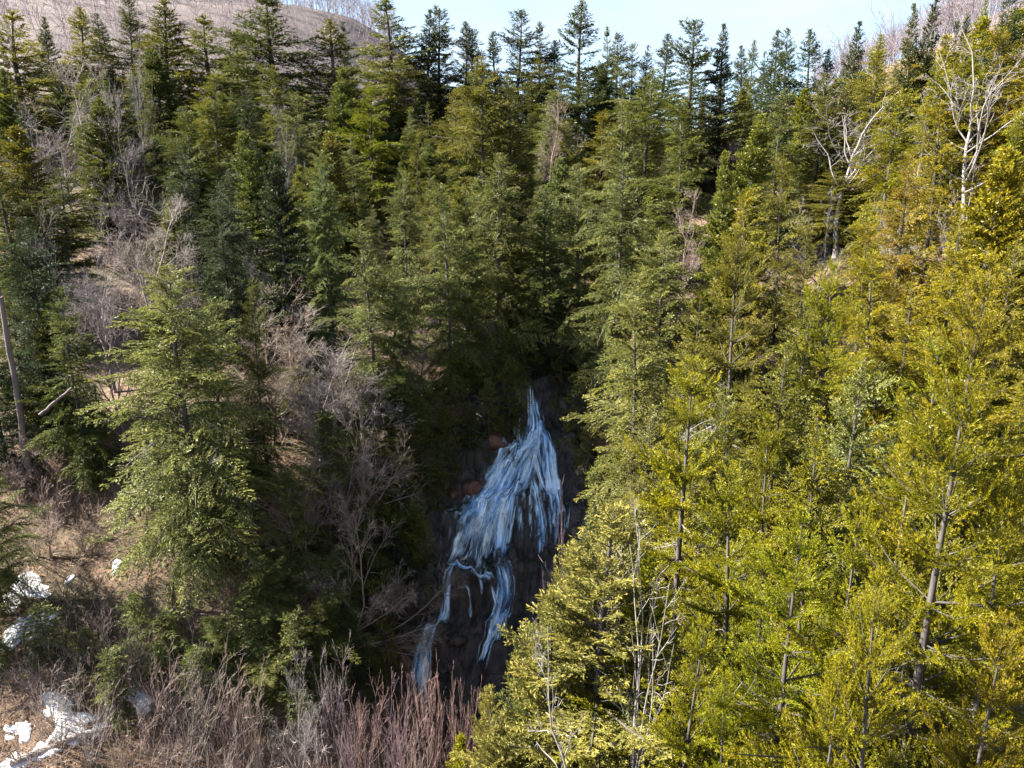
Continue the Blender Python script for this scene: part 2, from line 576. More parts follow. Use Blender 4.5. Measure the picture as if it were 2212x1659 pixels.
# ------------------------------------------------------------------ conifers
def spray(L, rng, kind):
    """One foliage-bearing branch along +x of length L; blades as (n,4,3) and tints."""
    B, D, NN, LN, WD, T = [], [], [], [], [], []
    P = KINDS[kind]
    t = np.arange(P['start'] * L, L, P['gap'])
    for s in (-1, 1):
        for x in t + rng.uniform(0, P['gap'], len(t)):
            x = min(x, L * 0.995)
            f = x / L
            ll = (P['lat'] * L * (1 - f) ** 0.75 + P['tipw']) * rng.uniform(0.55, 1.2)
            if f < P['start'] + 0.15:
                ll *= 0.75
            z0 = P['curve'] * L * (f ** 2) + P['lift'] * L * f * (1 - f)
            ang = rng.uniform(*P['ang'])
            d0 = np.array((math.cos(ang), s * math.sin(ang), rng.uniform(*P['latz'])))
            d0 /= np.linalg.norm(d0)
            k = max(2, int(ll / P['tgap']))
            q = (np.arange(k) + rng.uniform(0, 1, k)) / k
            pos = np.array((x, 0, z0)) + d0 * (q * ll)[:, None]
            pos[:, 2] -= P['droop'] * (q * ll) ** 2
            dd = np.repeat(d0[None], k, 0)
            dd[:, 2] -= 2 * P['droop'] * q * ll
            sd = np.where(rng.random(k) < 0.5, -1.0, 1.0)
            if P['brush']:
                th = rng.uniform(0, 2 * np.pi, k)
                pr = norm(np.cross(dd, np.array((0, 0, 1.0))))
                up = np.cross(pr, dd)
                out = pr * np.cos(th)[:, None] + up * np.sin(th)[:, None] + np.array((0, 0, P['upb']))
                dv = norm(dd * 0.9 + out * rng.uniform(0.4, 1.0, k)[:, None])
                nn = norm(np.cross(dv, rng.normal(size=(k, 3))))
            else:
                hz = norm(np.cross(dd, np.array((0, 0, 1.0)))) * sd[:, None]
                dv = norm(dd * rng.uniform(0.5, 1.1, k)[:, None] + hz * rng.uniform(0.2, 0.9, k)[:, None] + np.array((0, 0, 1.0)) * rng.uniform(-0.45, 0.12, k)[:, None])
                nn = norm(np.array((0, 0, 1.0)) + rng.normal(size=(k, 3)) * P['ntilt'])
                nn = norm(nn - dv * np.sum(nn * dv, 1, keepdims=True))
            B.append(pos)
            D.append(dv)
            NN.append(nn)
            LN.append(P['len'] * rng.uniform(0.6, 1.4, k))
            WD.append(P['wid'] * rng.uniform(0.7, 1.3, k))
            T.append(np.clip(0.30 + 0.30 * q * f + rng.normal(0, 0.16, k) + (f - 0.5) * 0.2, 0, 1))  # tint rises towards the tips, painting them as lit
    return diamonds(*(np.concatenate(a) for a in (B, D, NN, LN, WD))), np.concatenate(T)


KINDS = {
    # start: bare inner share; gap: side shoots; lat: their length share; curve/lift/droop: bend; len/wid: blades
    'hemlock': dict(start=0.10, gap=0.16, lat=0.36, tipw=0.12, curve=-0.26, lift=0.22, ang=(0.6, 1.15), latz=(-0.40, 0.22), droop=0.28,
                    tgap=0.029, brush=False, upb=0, ntilt=0.95, len=0.125, wid=0.044),
    'cedar': dict(start=0.20, gap=0.11, lat=0.30, tipw=0.12, curve=0.10, lift=0.0, ang=(0.4, 0.9), latz=(-0.15, 0.55), droop=0.0,
                  tgap=0.021, brush=False, upb=0, ntilt=1.2, len=0.105, wid=0.028),
    'spruce': dict(start=0.07, gap=0.18, lat=0.42, tipw=0.18, curve=0.16, lift=-0.12, ang=(0.5, 1.0), latz=(-0.14, 0.24), droop=-0.05,
                   tgap=0.0145, brush=True, upb=0.30, ntilt=1, len=0.095, wid=0.023),
    'fir': dict(start=0.12, gap=0.21, lat=0.36, tipw=0.16, curve=0.06, lift=-0.05, ang=(0.55, 1.0), latz=(-0.15, 0.25), droop=0.0,
                tgap=0.034, brush=True, upb=0.25, ntilt=1, len=0.19, wid=0.070),
    'spire': dict(start=0.08, gap=0.26, lat=0.36, tipw=0.18, curve=0.10, lift=-0.14, ang=(0.5, 0.9), latz=(-0.2, 0.2), droop=0.0,
                  tgap=0.034, brush=True, upb=0.15, ntilt=1, len=0.18, wid=0.062),
}
_templates = {}


def templates(kind):
    if kind not in _templates:
        r = np.random.default_rng(sum(map(ord, kind)))
        _templates[kind] = [(L, [spray(L, r, kind) for _ in range(3)]) for L in ((0.35, 0.7, 1.2, 1.9, 2.8, 4.0) + ((5.4, 7.0) if kind in ('hemlock', 'spruce') else ()))]
    return _templates[kind]


def build_conifer(kind, seed, H, R, nb, b0=0.08, top_el=55, low_el=-18, power=0.85, tiers=0, gap_rate=0.0, lop=0.25, dead_limbs=0, wild=6, subtops=0, tier_pull=0.72):
    """A conifer of height H and crown radius R with its foot at the origin: (trunk mesh, crown mesh)."""
    rng = np.random.default_rng(seed)
    f = b0 + (1 - b0) * np.sort(rng.random(nb)) ** 0.88          # 0 foot .. 1 tip
    if tiers:
        g = np.round(f * tiers) / tiers
        f = np.clip(g * tier_pull + f * (1 - tier_pull), b0, 0.995)
    az = np.arange(nb) * 2.39996 + rng.normal(0, 0.35, nb)
    prof = np.clip(1 - f, 0.0, 1) ** power
    prof *= np.clip((f - b0 * 0.3) / 0.16, 0.45, 1)
    lobe = 1 + lop * np.sin(az * 2 + rng.uniform(0, 6)) * np.sin(f * 9 + rng.uniform(0, 6)) + lop * 0.6 * np.sin(az + f * 14 + rng.uniform(0, 6))
    clump = 1 + 0.9 * lop * np.sign(vnoise(az * 1.3 + seed, f * 11, seed)) * np.abs(2 * vnoise(az * 1.3 + seed, f * 11, seed)) ** 0.7
    L = np.clip(R * prof * rng.uniform(0.55, 1.15, nb) * lobe * clump + 0.22, 0.22, R * 1.25)
    keep = rng.random(nb) > gap_rate
    f, az, L = f[keep], az[keep], L[keep]
    nb = len(f)
    el = np.radians(low_el + (top_el - low_el) * f ** 1.6 + rng.normal(0, wild, nb))
    roll = rng.normal(0, 0.02 + wild * 0.032, nb)
    cx = 0.012 * H * np.sin(f * 4 + seed)
    cy = 0.012 * H * np.cos(f * 3 + seed)
    pos = np.stack([cx, cy, f * H * 0.985], 1)
    for a in range(subtops):                      # smaller upright leaders out on the boughs
        fa, th = rng.uniform(0.15, 0.72), rng.uniform(0, 6.28)
        rr = R * (1 - fa) ** power * rng.uniform(0.35, 0.75)
        k = 9
        tz = rng.uniform(1.2, 2.6)
        sp = np.sort(rng.random(k))
        pos = np.concatenate([pos, np.stack([np.full(k, rr * math.cos(th)), np.full(k, rr * math.sin(th)), fa * H * 0.985 + sp * tz], 1)])
        az = np.concatenate([az, rng.uniform(0, 6.28, k)])
        el = np.concatenate([el, np.radians(10 + 55 * sp + rng.normal(0, 10, k))])
        roll = np.concatenate([roll, rng.normal(0, 0.4, k)])
        L = np.concatenate([L, 0.35 + 1.0 * (1 - sp) * rng.uniform(0.6, 1.1, k)])
        f = np.concatenate([f, np.full(k, fa)])
    nb = len(L)
    tl = templates(kind)
    LT = np.array([a for a, _ in tl])
    pick = np.argmin(np.abs(np.log(L[:, None] / LT[None])), 1)
    var = rng.integers(0, 3, nb)
    V, T = [], []
    for i in range(len(LT)):
        for j in range(3):
            s = np.where((pick == i) & (var == j))[0]
            if not len(s):
                continue
            tv, tt = tl[i][1][j]
            sc = L[s] / LT[i]
            ca, sa, ce, se, cr, sr = np.cos(az[s]), np.sin(az[s]), np.cos(el[s]), np.sin(el[s]), np.cos(roll[s]), np.sin(roll[s])
            z = np.zeros_like(ca)
            Rz = np.stack([ca, -sa, z, sa, ca, z, z, z, z + 1], 1).reshape(-1, 3, 3)
            Ry = np.stack([ce, z, -se, z, z + 1, z, se, z, ce], 1).reshape(-1, 3, 3)
            Rx = np.stack([z + 1, z, z, z, cr, -sr, z, sr, cr], 1).reshape(-1, 3, 3)
            Mx = (Rz @ Ry @ Rx) * sc[:, None, None]
            V.append((np.einsum('nij,kvj->nkvi', Mx, tv) + pos[s][:, None, None]).reshape(-1, 4, 3))
            T.append((tt[None] + rng.normal(0, 0.10, len(s))[:, None]).ravel())
    # the leader
    nl = 60
    zz = H * (1 - 0.05 * rng.random(nl))
    a = rng.uniform(0, 6.28, nl)
    bd = norm(np.stack([np.cos(a), np.sin(a), rng.uniform(0.5, 2.2, nl)], 1))
    bw = KINDS[kind]
    V.append(diamonds(np.stack([0 * zz + cx[-1], 0 * zz + cy[-1], zz], 1), bd, norm(np.cross(bd, rng.normal(size=(nl, 3)))), np.full(nl, bw['len']), np.full(nl, bw['wid'])))
    T.append(rng.uniform(0.4, 0.9, nl))
    V = np.concatenate(V)
    T = np.clip(np.concatenate(T), 0, 1)
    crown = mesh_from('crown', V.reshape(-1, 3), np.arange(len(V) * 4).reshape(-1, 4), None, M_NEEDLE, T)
    # wood
    k = 14
    fz = np.linspace(-0.03, 1.0, k)
    tp = np.stack([0.012 * H * np.sin(fz * 4 + seed), 0.012 * H * np.cos(fz * 3 + seed), fz * H * 0.99], 1)[None]
    tr = (0.0135 * H * (1 - np.clip(fz, 0, 1)) ** 0.8 + 0.012)[None]
    tr[0, 0] *= 1.35
    wood = [tubes(tp, tr, 8)]
    q = np.array((0, 0.5, 0.95))
    P = KINDS[kind]
    lx = q[None] * L[:, None]
    lz = (P['curve'] * q ** 2 + P['lift'] * q * (1 - q))[None] * L[:, None]
    hx = lx * np.cos(el)[:, None] - lz * np.sin(el)[:, None]
    hz = lx * np.sin(el)[:, None] + lz * np.cos(el)[:, None]
    bp = np.stack([hx * np.cos(az)[:, None], hx * np.sin(az)[:, None], hz], -1) + pos[:, None]
    br = np.outer(0.006 + 0.010 * L, (1, 0.65, 0.25))
    wood.append(tubes(bp, br, 3))
    dead = []
    for a in range(dead_limbs):
        fa = rng.uniform(0.18, 0.78)
        th = rng.uniform(0, 6.28)
        ll = np.array([R * (1 - fa) ** 0.6 * rng.uniform(0.6, 1.0) + 0.4])
        s0 = np.array([[0.012 * H * math.sin(fa * 4 + seed), 0.012 * H * math.cos(fa * 3 + seed), fa * H * 0.985]])
        lp, lr = grow(s0, np.array([[math.cos(th), math.sin(th), rng.uniform(-0.55, -0.05)]]), ll, np.array([rng.uniform(0.020, 0.038)]), 8, 0.10, 0.0, rng, 0.3)
        g0 = np.zeros(1, int)
        bits = [tubes(lp, lr, 5)]
        p1, d1, l1, r1, g1 = spawn(lp, lr, ll, g0, 16, 0.15, 1.0, (0.5, 1.2), 0.32, 0.5, rng, 0.010)
        q1, w1 = grow(p1, d1, l1, r1, 5, 0.16, -0.05, rng, 0.4)
        bits.append(tubes(q1, w1, 3))
        p2, d2, l2, r2, g2 = spawn(q1, w1, l1, g1, 5, 0.1, 1.0, (0.5, 1.2), 0.5, 0.7, rng, 0.008)
        q2, w2 = grow(p2, d2, l2, r2, 3, 0.16, -0.08, rng, 0.5)
        bits.append(tubes(q2, w2, 3))
        dv, dq = merge(bits)
        dead.append(mesh_from('dead_limb', dv, dq, None, M_PALE, None, True))
    v, qd = merge(wood)
    trunk = mesh_from('trunk', v, qd, None, M_BARK, None, True)
    return dict(trunk=trunk, crown=crown, dead=dead, H=H, R=R, tris=2 * len(V))


# ------------------------------------------------------------------ leafless wood
def grow(start, d, length, rad, k, wander, trop, rng, taper=0.3):
    n = len(start)
    pts = np.empty((n, k, 3))
    pts[:, 0] = start
    cur = norm(d)
    step = length / (k - 1)
    for i in range(1, k):
        cur = norm(cur + rng.normal(0, wander, (n, 3)) + np.array((0, 0, trop)))
        pts[:, i] = pts[:, i - 1] + cur * step[:, None]
    r = rad[:, None] * (1 - (1 - taper) * np.linspace(0, 1, k)[None])
    return pts, r


def spawn(pts, rad, length, gid, m, t0, t1, ang, lf, rf, rng, rmin=0.006):
    n, k, _ = pts.shape
    tt = rng.uniform(t0, t1, (n, m))
    x = tt * (k - 1)
    i = np.minimum(x.astype(int), k - 2)
    fr = x - i
    ar = np.arange(n)[:, None]
    p = pts[ar, i] * (1 - fr)[..., None] + pts[ar, i + 1] * fr[..., None]
    tn = norm(pts[ar, i + 1] - pts[ar, i])
    rr = rad[ar, i] * (1 - fr) + rad[ar, i + 1] * fr
    pr = norm(np.cross(tn, rng.normal(size=tn.shape)))
    a = rng.uniform(*ang, (n, m))[..., None]
    d = tn * np.cos(a) + pr * np.sin(a)
    ln = length[:, None] * (1 - 0.55 * tt) * rng.uniform(lf * 0.65, lf * 1.3, (n, m))
    g = np.repeat(gid[:, None], m, 1)
    return p.reshape(-1, 3), d.reshape(-1, 3), ln.ravel(), np.maximum(rr * rf, rmin).ravel(), g.ravel()


def build_bare(seed, H, trunk_share, n_limbs, limb_ang, limb_len, limb_wander, limb_trop, trunk_r, levels, lean=0.05, mat=None, t0=0.35, twig_r=0.008):
    """A leafless tree of height about H: (trunk mesh, [limb meshes])."""
    rng = np.random.default_rng(seed)
    d0 = norm(np.array([[rng.normal(0, lean), rng.normal(0, lean), 1.0]]))
    L0 = np.array([H * trunk_share])
    tp, tr = grow(np.array([[0, 0, -0.3]]), d0, L0, np.array([trunk_r]), 12, 0.05, 0.05, rng, 0.35)
    trunk = tubes(tp, tr, 9)
    ids = np.zeros(1, int)
    p, d, ln, r, _ = spawn(tp, tr, np.array([H * limb_len]), ids, n_limbs, t0, 1.0, limb_ang, 1.0, 0.62, rng)
    # the first limb carries the trunk on
    p[0], d[0], r[0], ln[0] = tp[0, -1], norm(tp[0, -1] - tp[0, -2] + np.array((0.15, 0.1, 0.2))), tr[0, -1], H * (1.0 - trunk_share)
    gid = np.arange(n_limbs)
    shapes = {g: [] for g in range(n_limbs)}

    def store(pts, rad, g, sides):
        for gg in range(n_limbs):
            s = g == gg
            if s.any():
                shapes[gg].append(tubes(pts[s], rad[s], sides))
    pts, rad = grow(p, d, ln, r, 9, limb_wander, limb_trop, rng, 0.22)
    store(pts, rad, gid, 6)
    for li, (m, ang, lf, rf, k, wander, trop, sides) in enumerate(levels):
        p, d, ln, r, gid = spawn(pts, rad, ln, gid, m, 0.15, 1.0, ang, lf, rf, rng, twig_r)
        pts, rad = grow(p, d, ln, r, k, wander, trop, rng, 0.35)
        store(pts, rad, gid, sides)
    mt = mat or M_PALE
    tmesh = mesh_from('trunk', trunk[0], trunk[1], None, mt, None, True)
    lm = []
    for g in range(n_limbs):
        v, q = merge(shapes[g])
        lm.append(mesh_from('limb', v, q, None, mt, None, True))
    allv = np.concatenate([s[0] for g in shapes.values() for s in g])
    return dict(trunk=tmesh, limbs=lm, H=float(allv[:, 2].max()), R=float(np.percentile(np.hypot(allv[:, 0], allv[:, 1]), 97)), tris=sum(len(s[1]) * 2 for g in shapes.values() for s in g))


def build_shrub(seed, H, stems, spread, levels, mat=None, wander=0.10, trop=0.10, stem_r=0.022, twig_r=0.006, foot=0.25):
    rng = np.random.default_rng(seed)
    a = rng.uniform(0, 6.28, stems)
    t = rng.uniform(0.1, 1, stems) * spread
    d = np.stack([np.cos(a) * np.sin(t), np.sin(a) * np.sin(t), np.cos(t)], 1)
    st = np.stack([np.cos(a) * foot * rng.random(stems), np.sin(a) * foot * rng.random(stems), np.full(stems, -0.15)], 1)
    ln = H * rng.uniform(0.65, 1.1, stems)
    gid = np.arange(stems)
    pts, rad = grow(st, d, ln, stem_r * rng.uniform(0.7, 1.2, stems), 9, wander, trop, rng, 0.3)
    shapes = {g: [] for g in range(stems)}

    def store(pts, rad, g, sides):
        for gg in range(stems):
            s = g == gg
            if s.any():
                shapes[gg].append(tubes(pts[s], rad[s], sides))
    store(pts, rad, gid, 5)
    for (m, ang, lf, rf, k, wd, tp, sides) in levels:
        p, d, ln, r, gid = spawn(pts, rad, ln, gid, m, 0.2, 1.0, ang, lf, rf, rng, twig_r)
        pts, rad = grow(p, d, ln, r, k, wd, tp, rng, 0.5)
        store(pts, rad, gid, sides)
    out = []
    for g in range(stems):
        v, q = merge(shapes[g])
        out.append(mesh_from('stem', v, q, None, mat or M_PALE, None, True))
    allv = np.concatenate([s[0] for g in shapes.values() for s in g])
    return dict(stems=out, H=float(allv[:, 2].max()), R=float(np.percentile(np.hypot(allv[:, 0], allv[:, 1]), 97)), tris=sum(len(s[1]) * 2 for g in shapes.values() for s in g))


# ------------------------------------------------------------------ ground
def lines(parts):
    return np.unique(np.concatenate([np.arange(a, b, s) for a, b, s in parts]).round(3))


gx = lines([(-700, -120, 40), (-120, -60, 4), (-60, 60, 0.8), (60, 120, 4), (120, 741, 40)])
gy = lines([(-400, -20, 40), (-20, 20, 3), (20, 62, 0.7), (62, 130, 1.6), (130, 300, 10), (300, 900, 60), (900, 1500, 150)])
GX, GY = np.meshgrid(gx, gy)
GZ = ground_z(GX, GY)
ii = np.arange(GX.size).reshape(GX.shape)
quads = np.stack([ii[:-1, :-1], ii[:-1, 1:], ii[1:, 1:], ii[1:, :-1]], -1).reshape(-1, 4)
gv = np.stack([GX, GY, GZ], -1).reshape(-1, 3)
far_q = GY.ravel()[quads[:, 0]] >= 129
ground = link('ground', mesh_from('ground', gv, quads[~far_q], None, M_GROUND, None, True))
hills = link('hills', mesh_from('hills', gv, quads[far_q], None, M_HILL, None, True))
tag(hills, 'far wooded hills behind the ravine', kind='structure')
tag(ground, 'steep wooded ravine floor and slopes covered in brown leaf litter', kind='structure')

rx, ry = np.arange(-16, 13.01, 0.14), np.arange(34.2, 58.01, 0.13)
RX, RY = np.meshgrid(rx, ry)
RZ = rock_z(RX, RY)
ii = np.arange(RX.size).reshape(RX.shape)
quads = np.stack([ii[:-1, :-1], ii[:-1, 1:], ii[1:, 1:], ii[1:, :-1]], -1).reshape(-1, 4)
keep = rock_mask(RX, RY)[:-1, :-1].ravel() > 0.01
vmap = np.full(RX.size, -1)
used = np.unique(quads[keep])
vmap[used] = np.arange(len(used))
rock = link('rock_face', mesh_from('rock_face', np.stack([RX, RY, RZ], -1).reshape(-1, 3)[used], vmap[quads[keep]], None, M_ROCK, None, True), None, (0.030, 0.025, 0.025))
tag(rock, 'dark wet stepped rock face under the waterfall', kind='structure')


# ------------------------------------------------------------------ waterfall
def fall_px(x, y):
    return 848 + x * 0.4446, 796 + y * 0.4446


def strand(name, zp, w0, w1, body, parent, lift=0.10, label=None):
    lift = 0.05 if name == 'veil' else lift
    """A ribbon of water draped over the rock along measured points."""
    cps = np.array([meet(*fall_px(*p), rock_z) for p in zp])
    seg = np.r_[0, np.cumsum(np.linalg.norm(np.diff(cps[:, :2], axis=0), axis=1))]
    n = max(6, int(seg[-1] / 0.09))
    s = np.linspace(0, seg[-1], n)
    cx, cy = np.interp(s, seg, cps[:, 0]), np.interp(s, seg, cps[:, 1])
    ker = np.ones(9) / 9
    pad = lambda a: np.convolve(np.pad(a, 4, mode='edge'), ker, 'valid')
    cx, cy = pad(cx), pad(cy)
    seed = int(abs(zp[0][0] * 7 + zp[0][1]))
    m = 15
    t = np.linspace(-1, 1, m)
    f = s / seg[-1]
    w = np.interp(f, np.linspace(0, 1, 3), (w0, (w0 + w1) / 2, w1)) * 0.5
    w = w * (1 + 0.28 * fbm(s * 0.9, 0 * s + seed, 3, seed))
    tx, ty = np.gradient(cx), np.gradient(cy)
    tl = np.hypot(tx, ty) + 1e-6
    # spread sideways mostly across the picture plane, a little across the flow
    sx, sy = 0.8 + 0.2 * np.abs(ty / tl), -0.35 * tx / tl * np.sign(ty)
    X = cx[:, None] + sx[:, None] * w[:, None] * t
    Y = cy[:, None] + sy[:, None] * w[:, None] * t
    hz = rock_z(X, Y)
    # water leaps: it follows a smoothed bed, never under the rock
    k2 = np.ones(7) / 7
    hs = np.apply_along_axis(lambda a: np.convolve(np.pad(a, 3, mode='edge'), k2, 'valid'), 0, hz)
    Z = np.maximum(hz, hs) + lift * (1 - 0.6 * t[None] ** 2) + 0.05 * fbm(X * 4, s[:, None] * 0.8 + 0 * X, 2, seed)
    v = np.stack([X, Y - 0.05, Z], -1).reshape(-1, 3)
    i2 = np.arange(n * m).reshape(n, m)
    q = np.stack([i2[:-1, :-1], i2[:-1, 1:], i2[1:, 1:], i2[1:, :-1]], -1).reshape(-1, 4)
    me = mesh_from('strand', v, q, None, M_WATER, None, True)
    length3 = np.r_[0, np.cumsum(np.linalg.norm(np.diff(np.stack([cx, cy, Z[:, m // 2]], 1), axis=0), axis=1))]
    uvs = np.stack([np.broadcast_to(t * w.mean() + seed * 0.37, (n, m)), np.broadcast_to(length3[:, None], (n, m))], -1).reshape(-1, 2)
    lay = me.uv_layers.new(name='flow')
    lay.data.foreach_set('uv', uvs[q.ravel()].astype(np.float32).ravel())
    b = body * (1 - np.abs(t[None]) ** 2.4 * 0.75) * np.clip(np.minimum(f * 5, (1 - f) * 3), 0.0, 1)[:, None] ** 0.6 + 0.22 * fbm(s[:, None] * 0.5 + 0 * X, X * 0.8, 3, seed + 3)
    at_ = me.attributes.new('body', 'FLOAT', 'POINT')
    at_.data.foreach_set('value', b.astype(np.float32).ravel())
    o = link(name, me, parent)
    if label:
        o['label'] = label
    return o


foot = meet(*fall_px(420, 990), rock_z)
fall = bpy.data.objects.new('waterfall', None)
fall.location = foot
COL.objects.link(fall)
tag(fall, 'tall blue-white waterfall fanning down dark rock in the middle of the ravine', 'waterfall')
STRANDS = [
    # the thin veil over the whole slab first, then the bright threads
    ('veil', [(690, 250), (640, 400), (540, 560), (450, 740), (380, 900), (345, 985)], 2.4, 4.6, 0.36),
    ('veil', [(690, 300), (700, 420), (690, 560), (690, 700), (680, 840)], 2.2, 4.0, 0.24),
    ('spout', [(676, 85), (685, 180), (700, 260), (695, 350), (670, 430)], 0.55, 2.4, 0.72),
    ('strand', [(612, 235), (602, 300), (606, 380), (580, 460)], 0.4, 0.8, 0.44),
    ('strand', [(700, 250), (650, 380), (560, 510), (470, 620), (405, 730), (350, 840)], 1.5, 1.6, 0.66),
    ('strand', [(585, 430), (500, 560), (420, 690), (345, 830), (285, 955)], 0.9, 1.3, 0.70),
    ('strand', [(640, 420), (560, 560), (480, 690), (425, 830), (390, 985)], 0.9, 1.1, 0.62),
    ('strand', [(600, 520), (520, 640), (465, 780), (440, 900), (425, 990)], 0.6, 0.8, 0.55),
    ('strand', [(570, 360), (505, 460), (445, 570), (430, 620)], 0.45, 0.6, 0.46),
    ('strand', [(690, 380), (640, 520), (570, 650), (535, 780), (522, 900), (525, 1000), (560, 1080)], 1.0, 1.5, 0.72),
    ('strand', [(522, 950), (552, 1050), (545, 1150), (505, 1270), (480, 1330)], 1.4, 1.4, 0.64),
    ('strand', [(480, 1050), (505, 1130), (530, 1230)], 0.4, 0.6, 0.5),
    ('strand', [(665, 470), (690, 590), (710, 690), (724, 800), (716, 920)], 0.5, 0.9, 0.60),
    ('strand', [(700, 270), (755, 360), (757, 450), (775, 550), (800, 650), (814, 750), (808, 870)], 1.1, 1.3, 0.70),
    ('strand', [(690, 330), (700, 440), (735, 560), (775, 660), (790, 760)], 0.6, 0.7, 0.52),
    ('strand', [(760, 340), (778, 400), (770, 480)], 0.35, 0.5, 0.55),
    ('foam_rim', [(255, 940), (300, 965), (380, 992), (440, 1018), (500, 1050)], 0.35, 0.45, 0.85),
    ('strand', [(300, 930), (272, 1010), (263, 1080), (258, 1150), (252, 1225), (190, 1275), (160, 1350)], 0.5, 0.6, 0.66),
    ('strand', [(244, 1090), (234, 1222), (200, 1262)], 0.2, 0.3, 0.55),
    ('foam_rim', [(195, 1238), (240, 1220), (310, 1222)], 0.3, 0.35, 0.80),
    ('strand', [(262, 1190), (225, 1230), (190, 1275), (160, 1350), (142, 1430), (122, 1500), (122, 1640)], 0.5, 1.2, 0.78),
    ('strand', [(210, 1240), (172, 1360), (158, 1450), (145, 1600)], 0.3, 0.6, 0.62),
    ('strand', [(505, 1200), (485, 1300), (450, 1400), (420, 1500)], 1.0, 0.8, 0.45),
    ('strand', [(345, 1030), (385, 1120), (372, 1230)], 0.22, 0.35, 0.52),
    ('strand', [(420, 1030), (440, 1100), (430, 1180)], 0.2, 0.3, 0.44),
    ('strand', [(620, 620), (612, 740), (620, 850)], 0.3, 0.45, 0.42),
]
for nm, zp, a, b, body in STRANDS:
    o = strand(nm, zp, a, b, body, fall)
    o.matrix_parent_inverse = fall.matrix_basis.inverted()


# ------------------------------------------------------------------ boulders
def boulder_mesh(seed, squash=0.7):
    rng = np.random.default_rng(seed)
    n, m = 14, 20
    th = np.linspace(0, np.pi, n)[:, None]
    ph = np.linspace(0, 2 * np.pi, m, endpoint=False)[None]
    d = np.stack([np.sin(th) * np.cos(ph), np.sin(th) * np.sin(ph), np.cos(th) + 0 * ph], -1).reshape(-1, 3)
    pl = norm(rng.normal(size=(11, 3)))
    dist = rng.uniform(0.62, 1.0, 11)
    c = d @ pl.T
    r = np.min(np.where(c > 0.05, dist / np.maximum(c, 0.05), 9), 1)
    r = np.minimum(r, 1.15) * (1 + 0.10 * fbm(d[:, 0] * 3 + seed, d[:, 1] * 3 + d[:, 2] * 2, 3, seed))
    v = d * r[:, None] * np.array((1, 0.85, squash))
    i2 = np.arange(n * m).reshape(n, m)
    rr = np.roll(i2, -1, 1)
    q = np.stack([i2[:-1], i2[1:], rr[1:], rr[:-1]], -1).reshape(-1, 4)
    return mesh_from('boulder', v, q, None, M_ROCK)


BOULDERS = [boulder_mesh(s) for s in (3, 8, 15, 22)]
C_ROCK, C_RUST, C_GREY = (0.035, 0.030, 0.029), (0.095, 0.048, 0.034), (0.075, 0.066, 0.064)


def boulder(u, v, size, col, label, i, squash=1.0):
    p = meet(u, v, lambda x, y: np.maximum(ground_z(x, y), rock_z(x, y)))
    o = link('boulder', BOULDERS[i % 4], None, col)
    o.location = p + np.array((0, 0.15 * size, -0.15 * size))
    o.rotation_euler = (0.3 * math.sin(i * 3), 0.3 * math.cos(i * 5), i * 1.7)
    o.scale = (size, size, size * squash)
    tag(o, label, 'boulder', 'boulders around the waterfall')


boulder(1015, 1050, 0.9, C_RUST, 'rusty orange boulder jutting out left of the falling water', 0)
boulder(985, 1062, 0.6, C_RUST, 'smaller reddish boulder touching the rusty orange one beside the falls', 1)
boulder(1040, 1035, 0.6, C_GREY, 'grey stone between the rusty boulder and the falling water', 2)
boulder(1075, 945, 1.3, C_RUST, 'large brownish rock bulging beside the upper left of the waterfall', 3)
boulder(1045, 960, 0.9, C_ROCK, 'dark rock left of the brownish bulge by the upper falls', 4)
boulder(950, 1240, 0.5, C_ROCK, 'black stone at the left end of the foaming ledge', 5)
boulder(935, 1330, 0.7, C_ROCK, 'dark boulder above the lowest cascade, beside its thin falls', 6)
boulder(985, 1375, 0.8, C_ROCK, 'wet black boulder right of the lowest cascade', 7)
boulder(905, 1300, 0.9, C_GREY, 'greyish boulder on the bank left of the thin lower falls', 8)
boulder(885, 1360, 0.8, C_ROCK, 'mossy boulder on the bank just left of the lowest cascade', 9)
boulder(860, 1420, 0.9, C_RUST, 'brown boulder low on the bank left of the lowest cascade', 10)
boulder(820, 1350, 0.8, C_ROCK, 'dark boulder on the left bank under the hemlocks', 11)
boulder(965, 1440, 0.6, C_GREY, 'grey rock at the right edge of the lowest cascade foot', 12)
boulder(1215, 880, 1.2, C_ROCK, 'dark outcrop above the right shoulder of the falls', 13, 1.4)
boulder(1235, 960, 1.1, C_ROCK, 'black outcrop on the right wall beside the falls', 14, 1.5)
boulder(1200, 815, 0.7, C_RUST, 'small reddish rock just right of the waterfall head', 15)

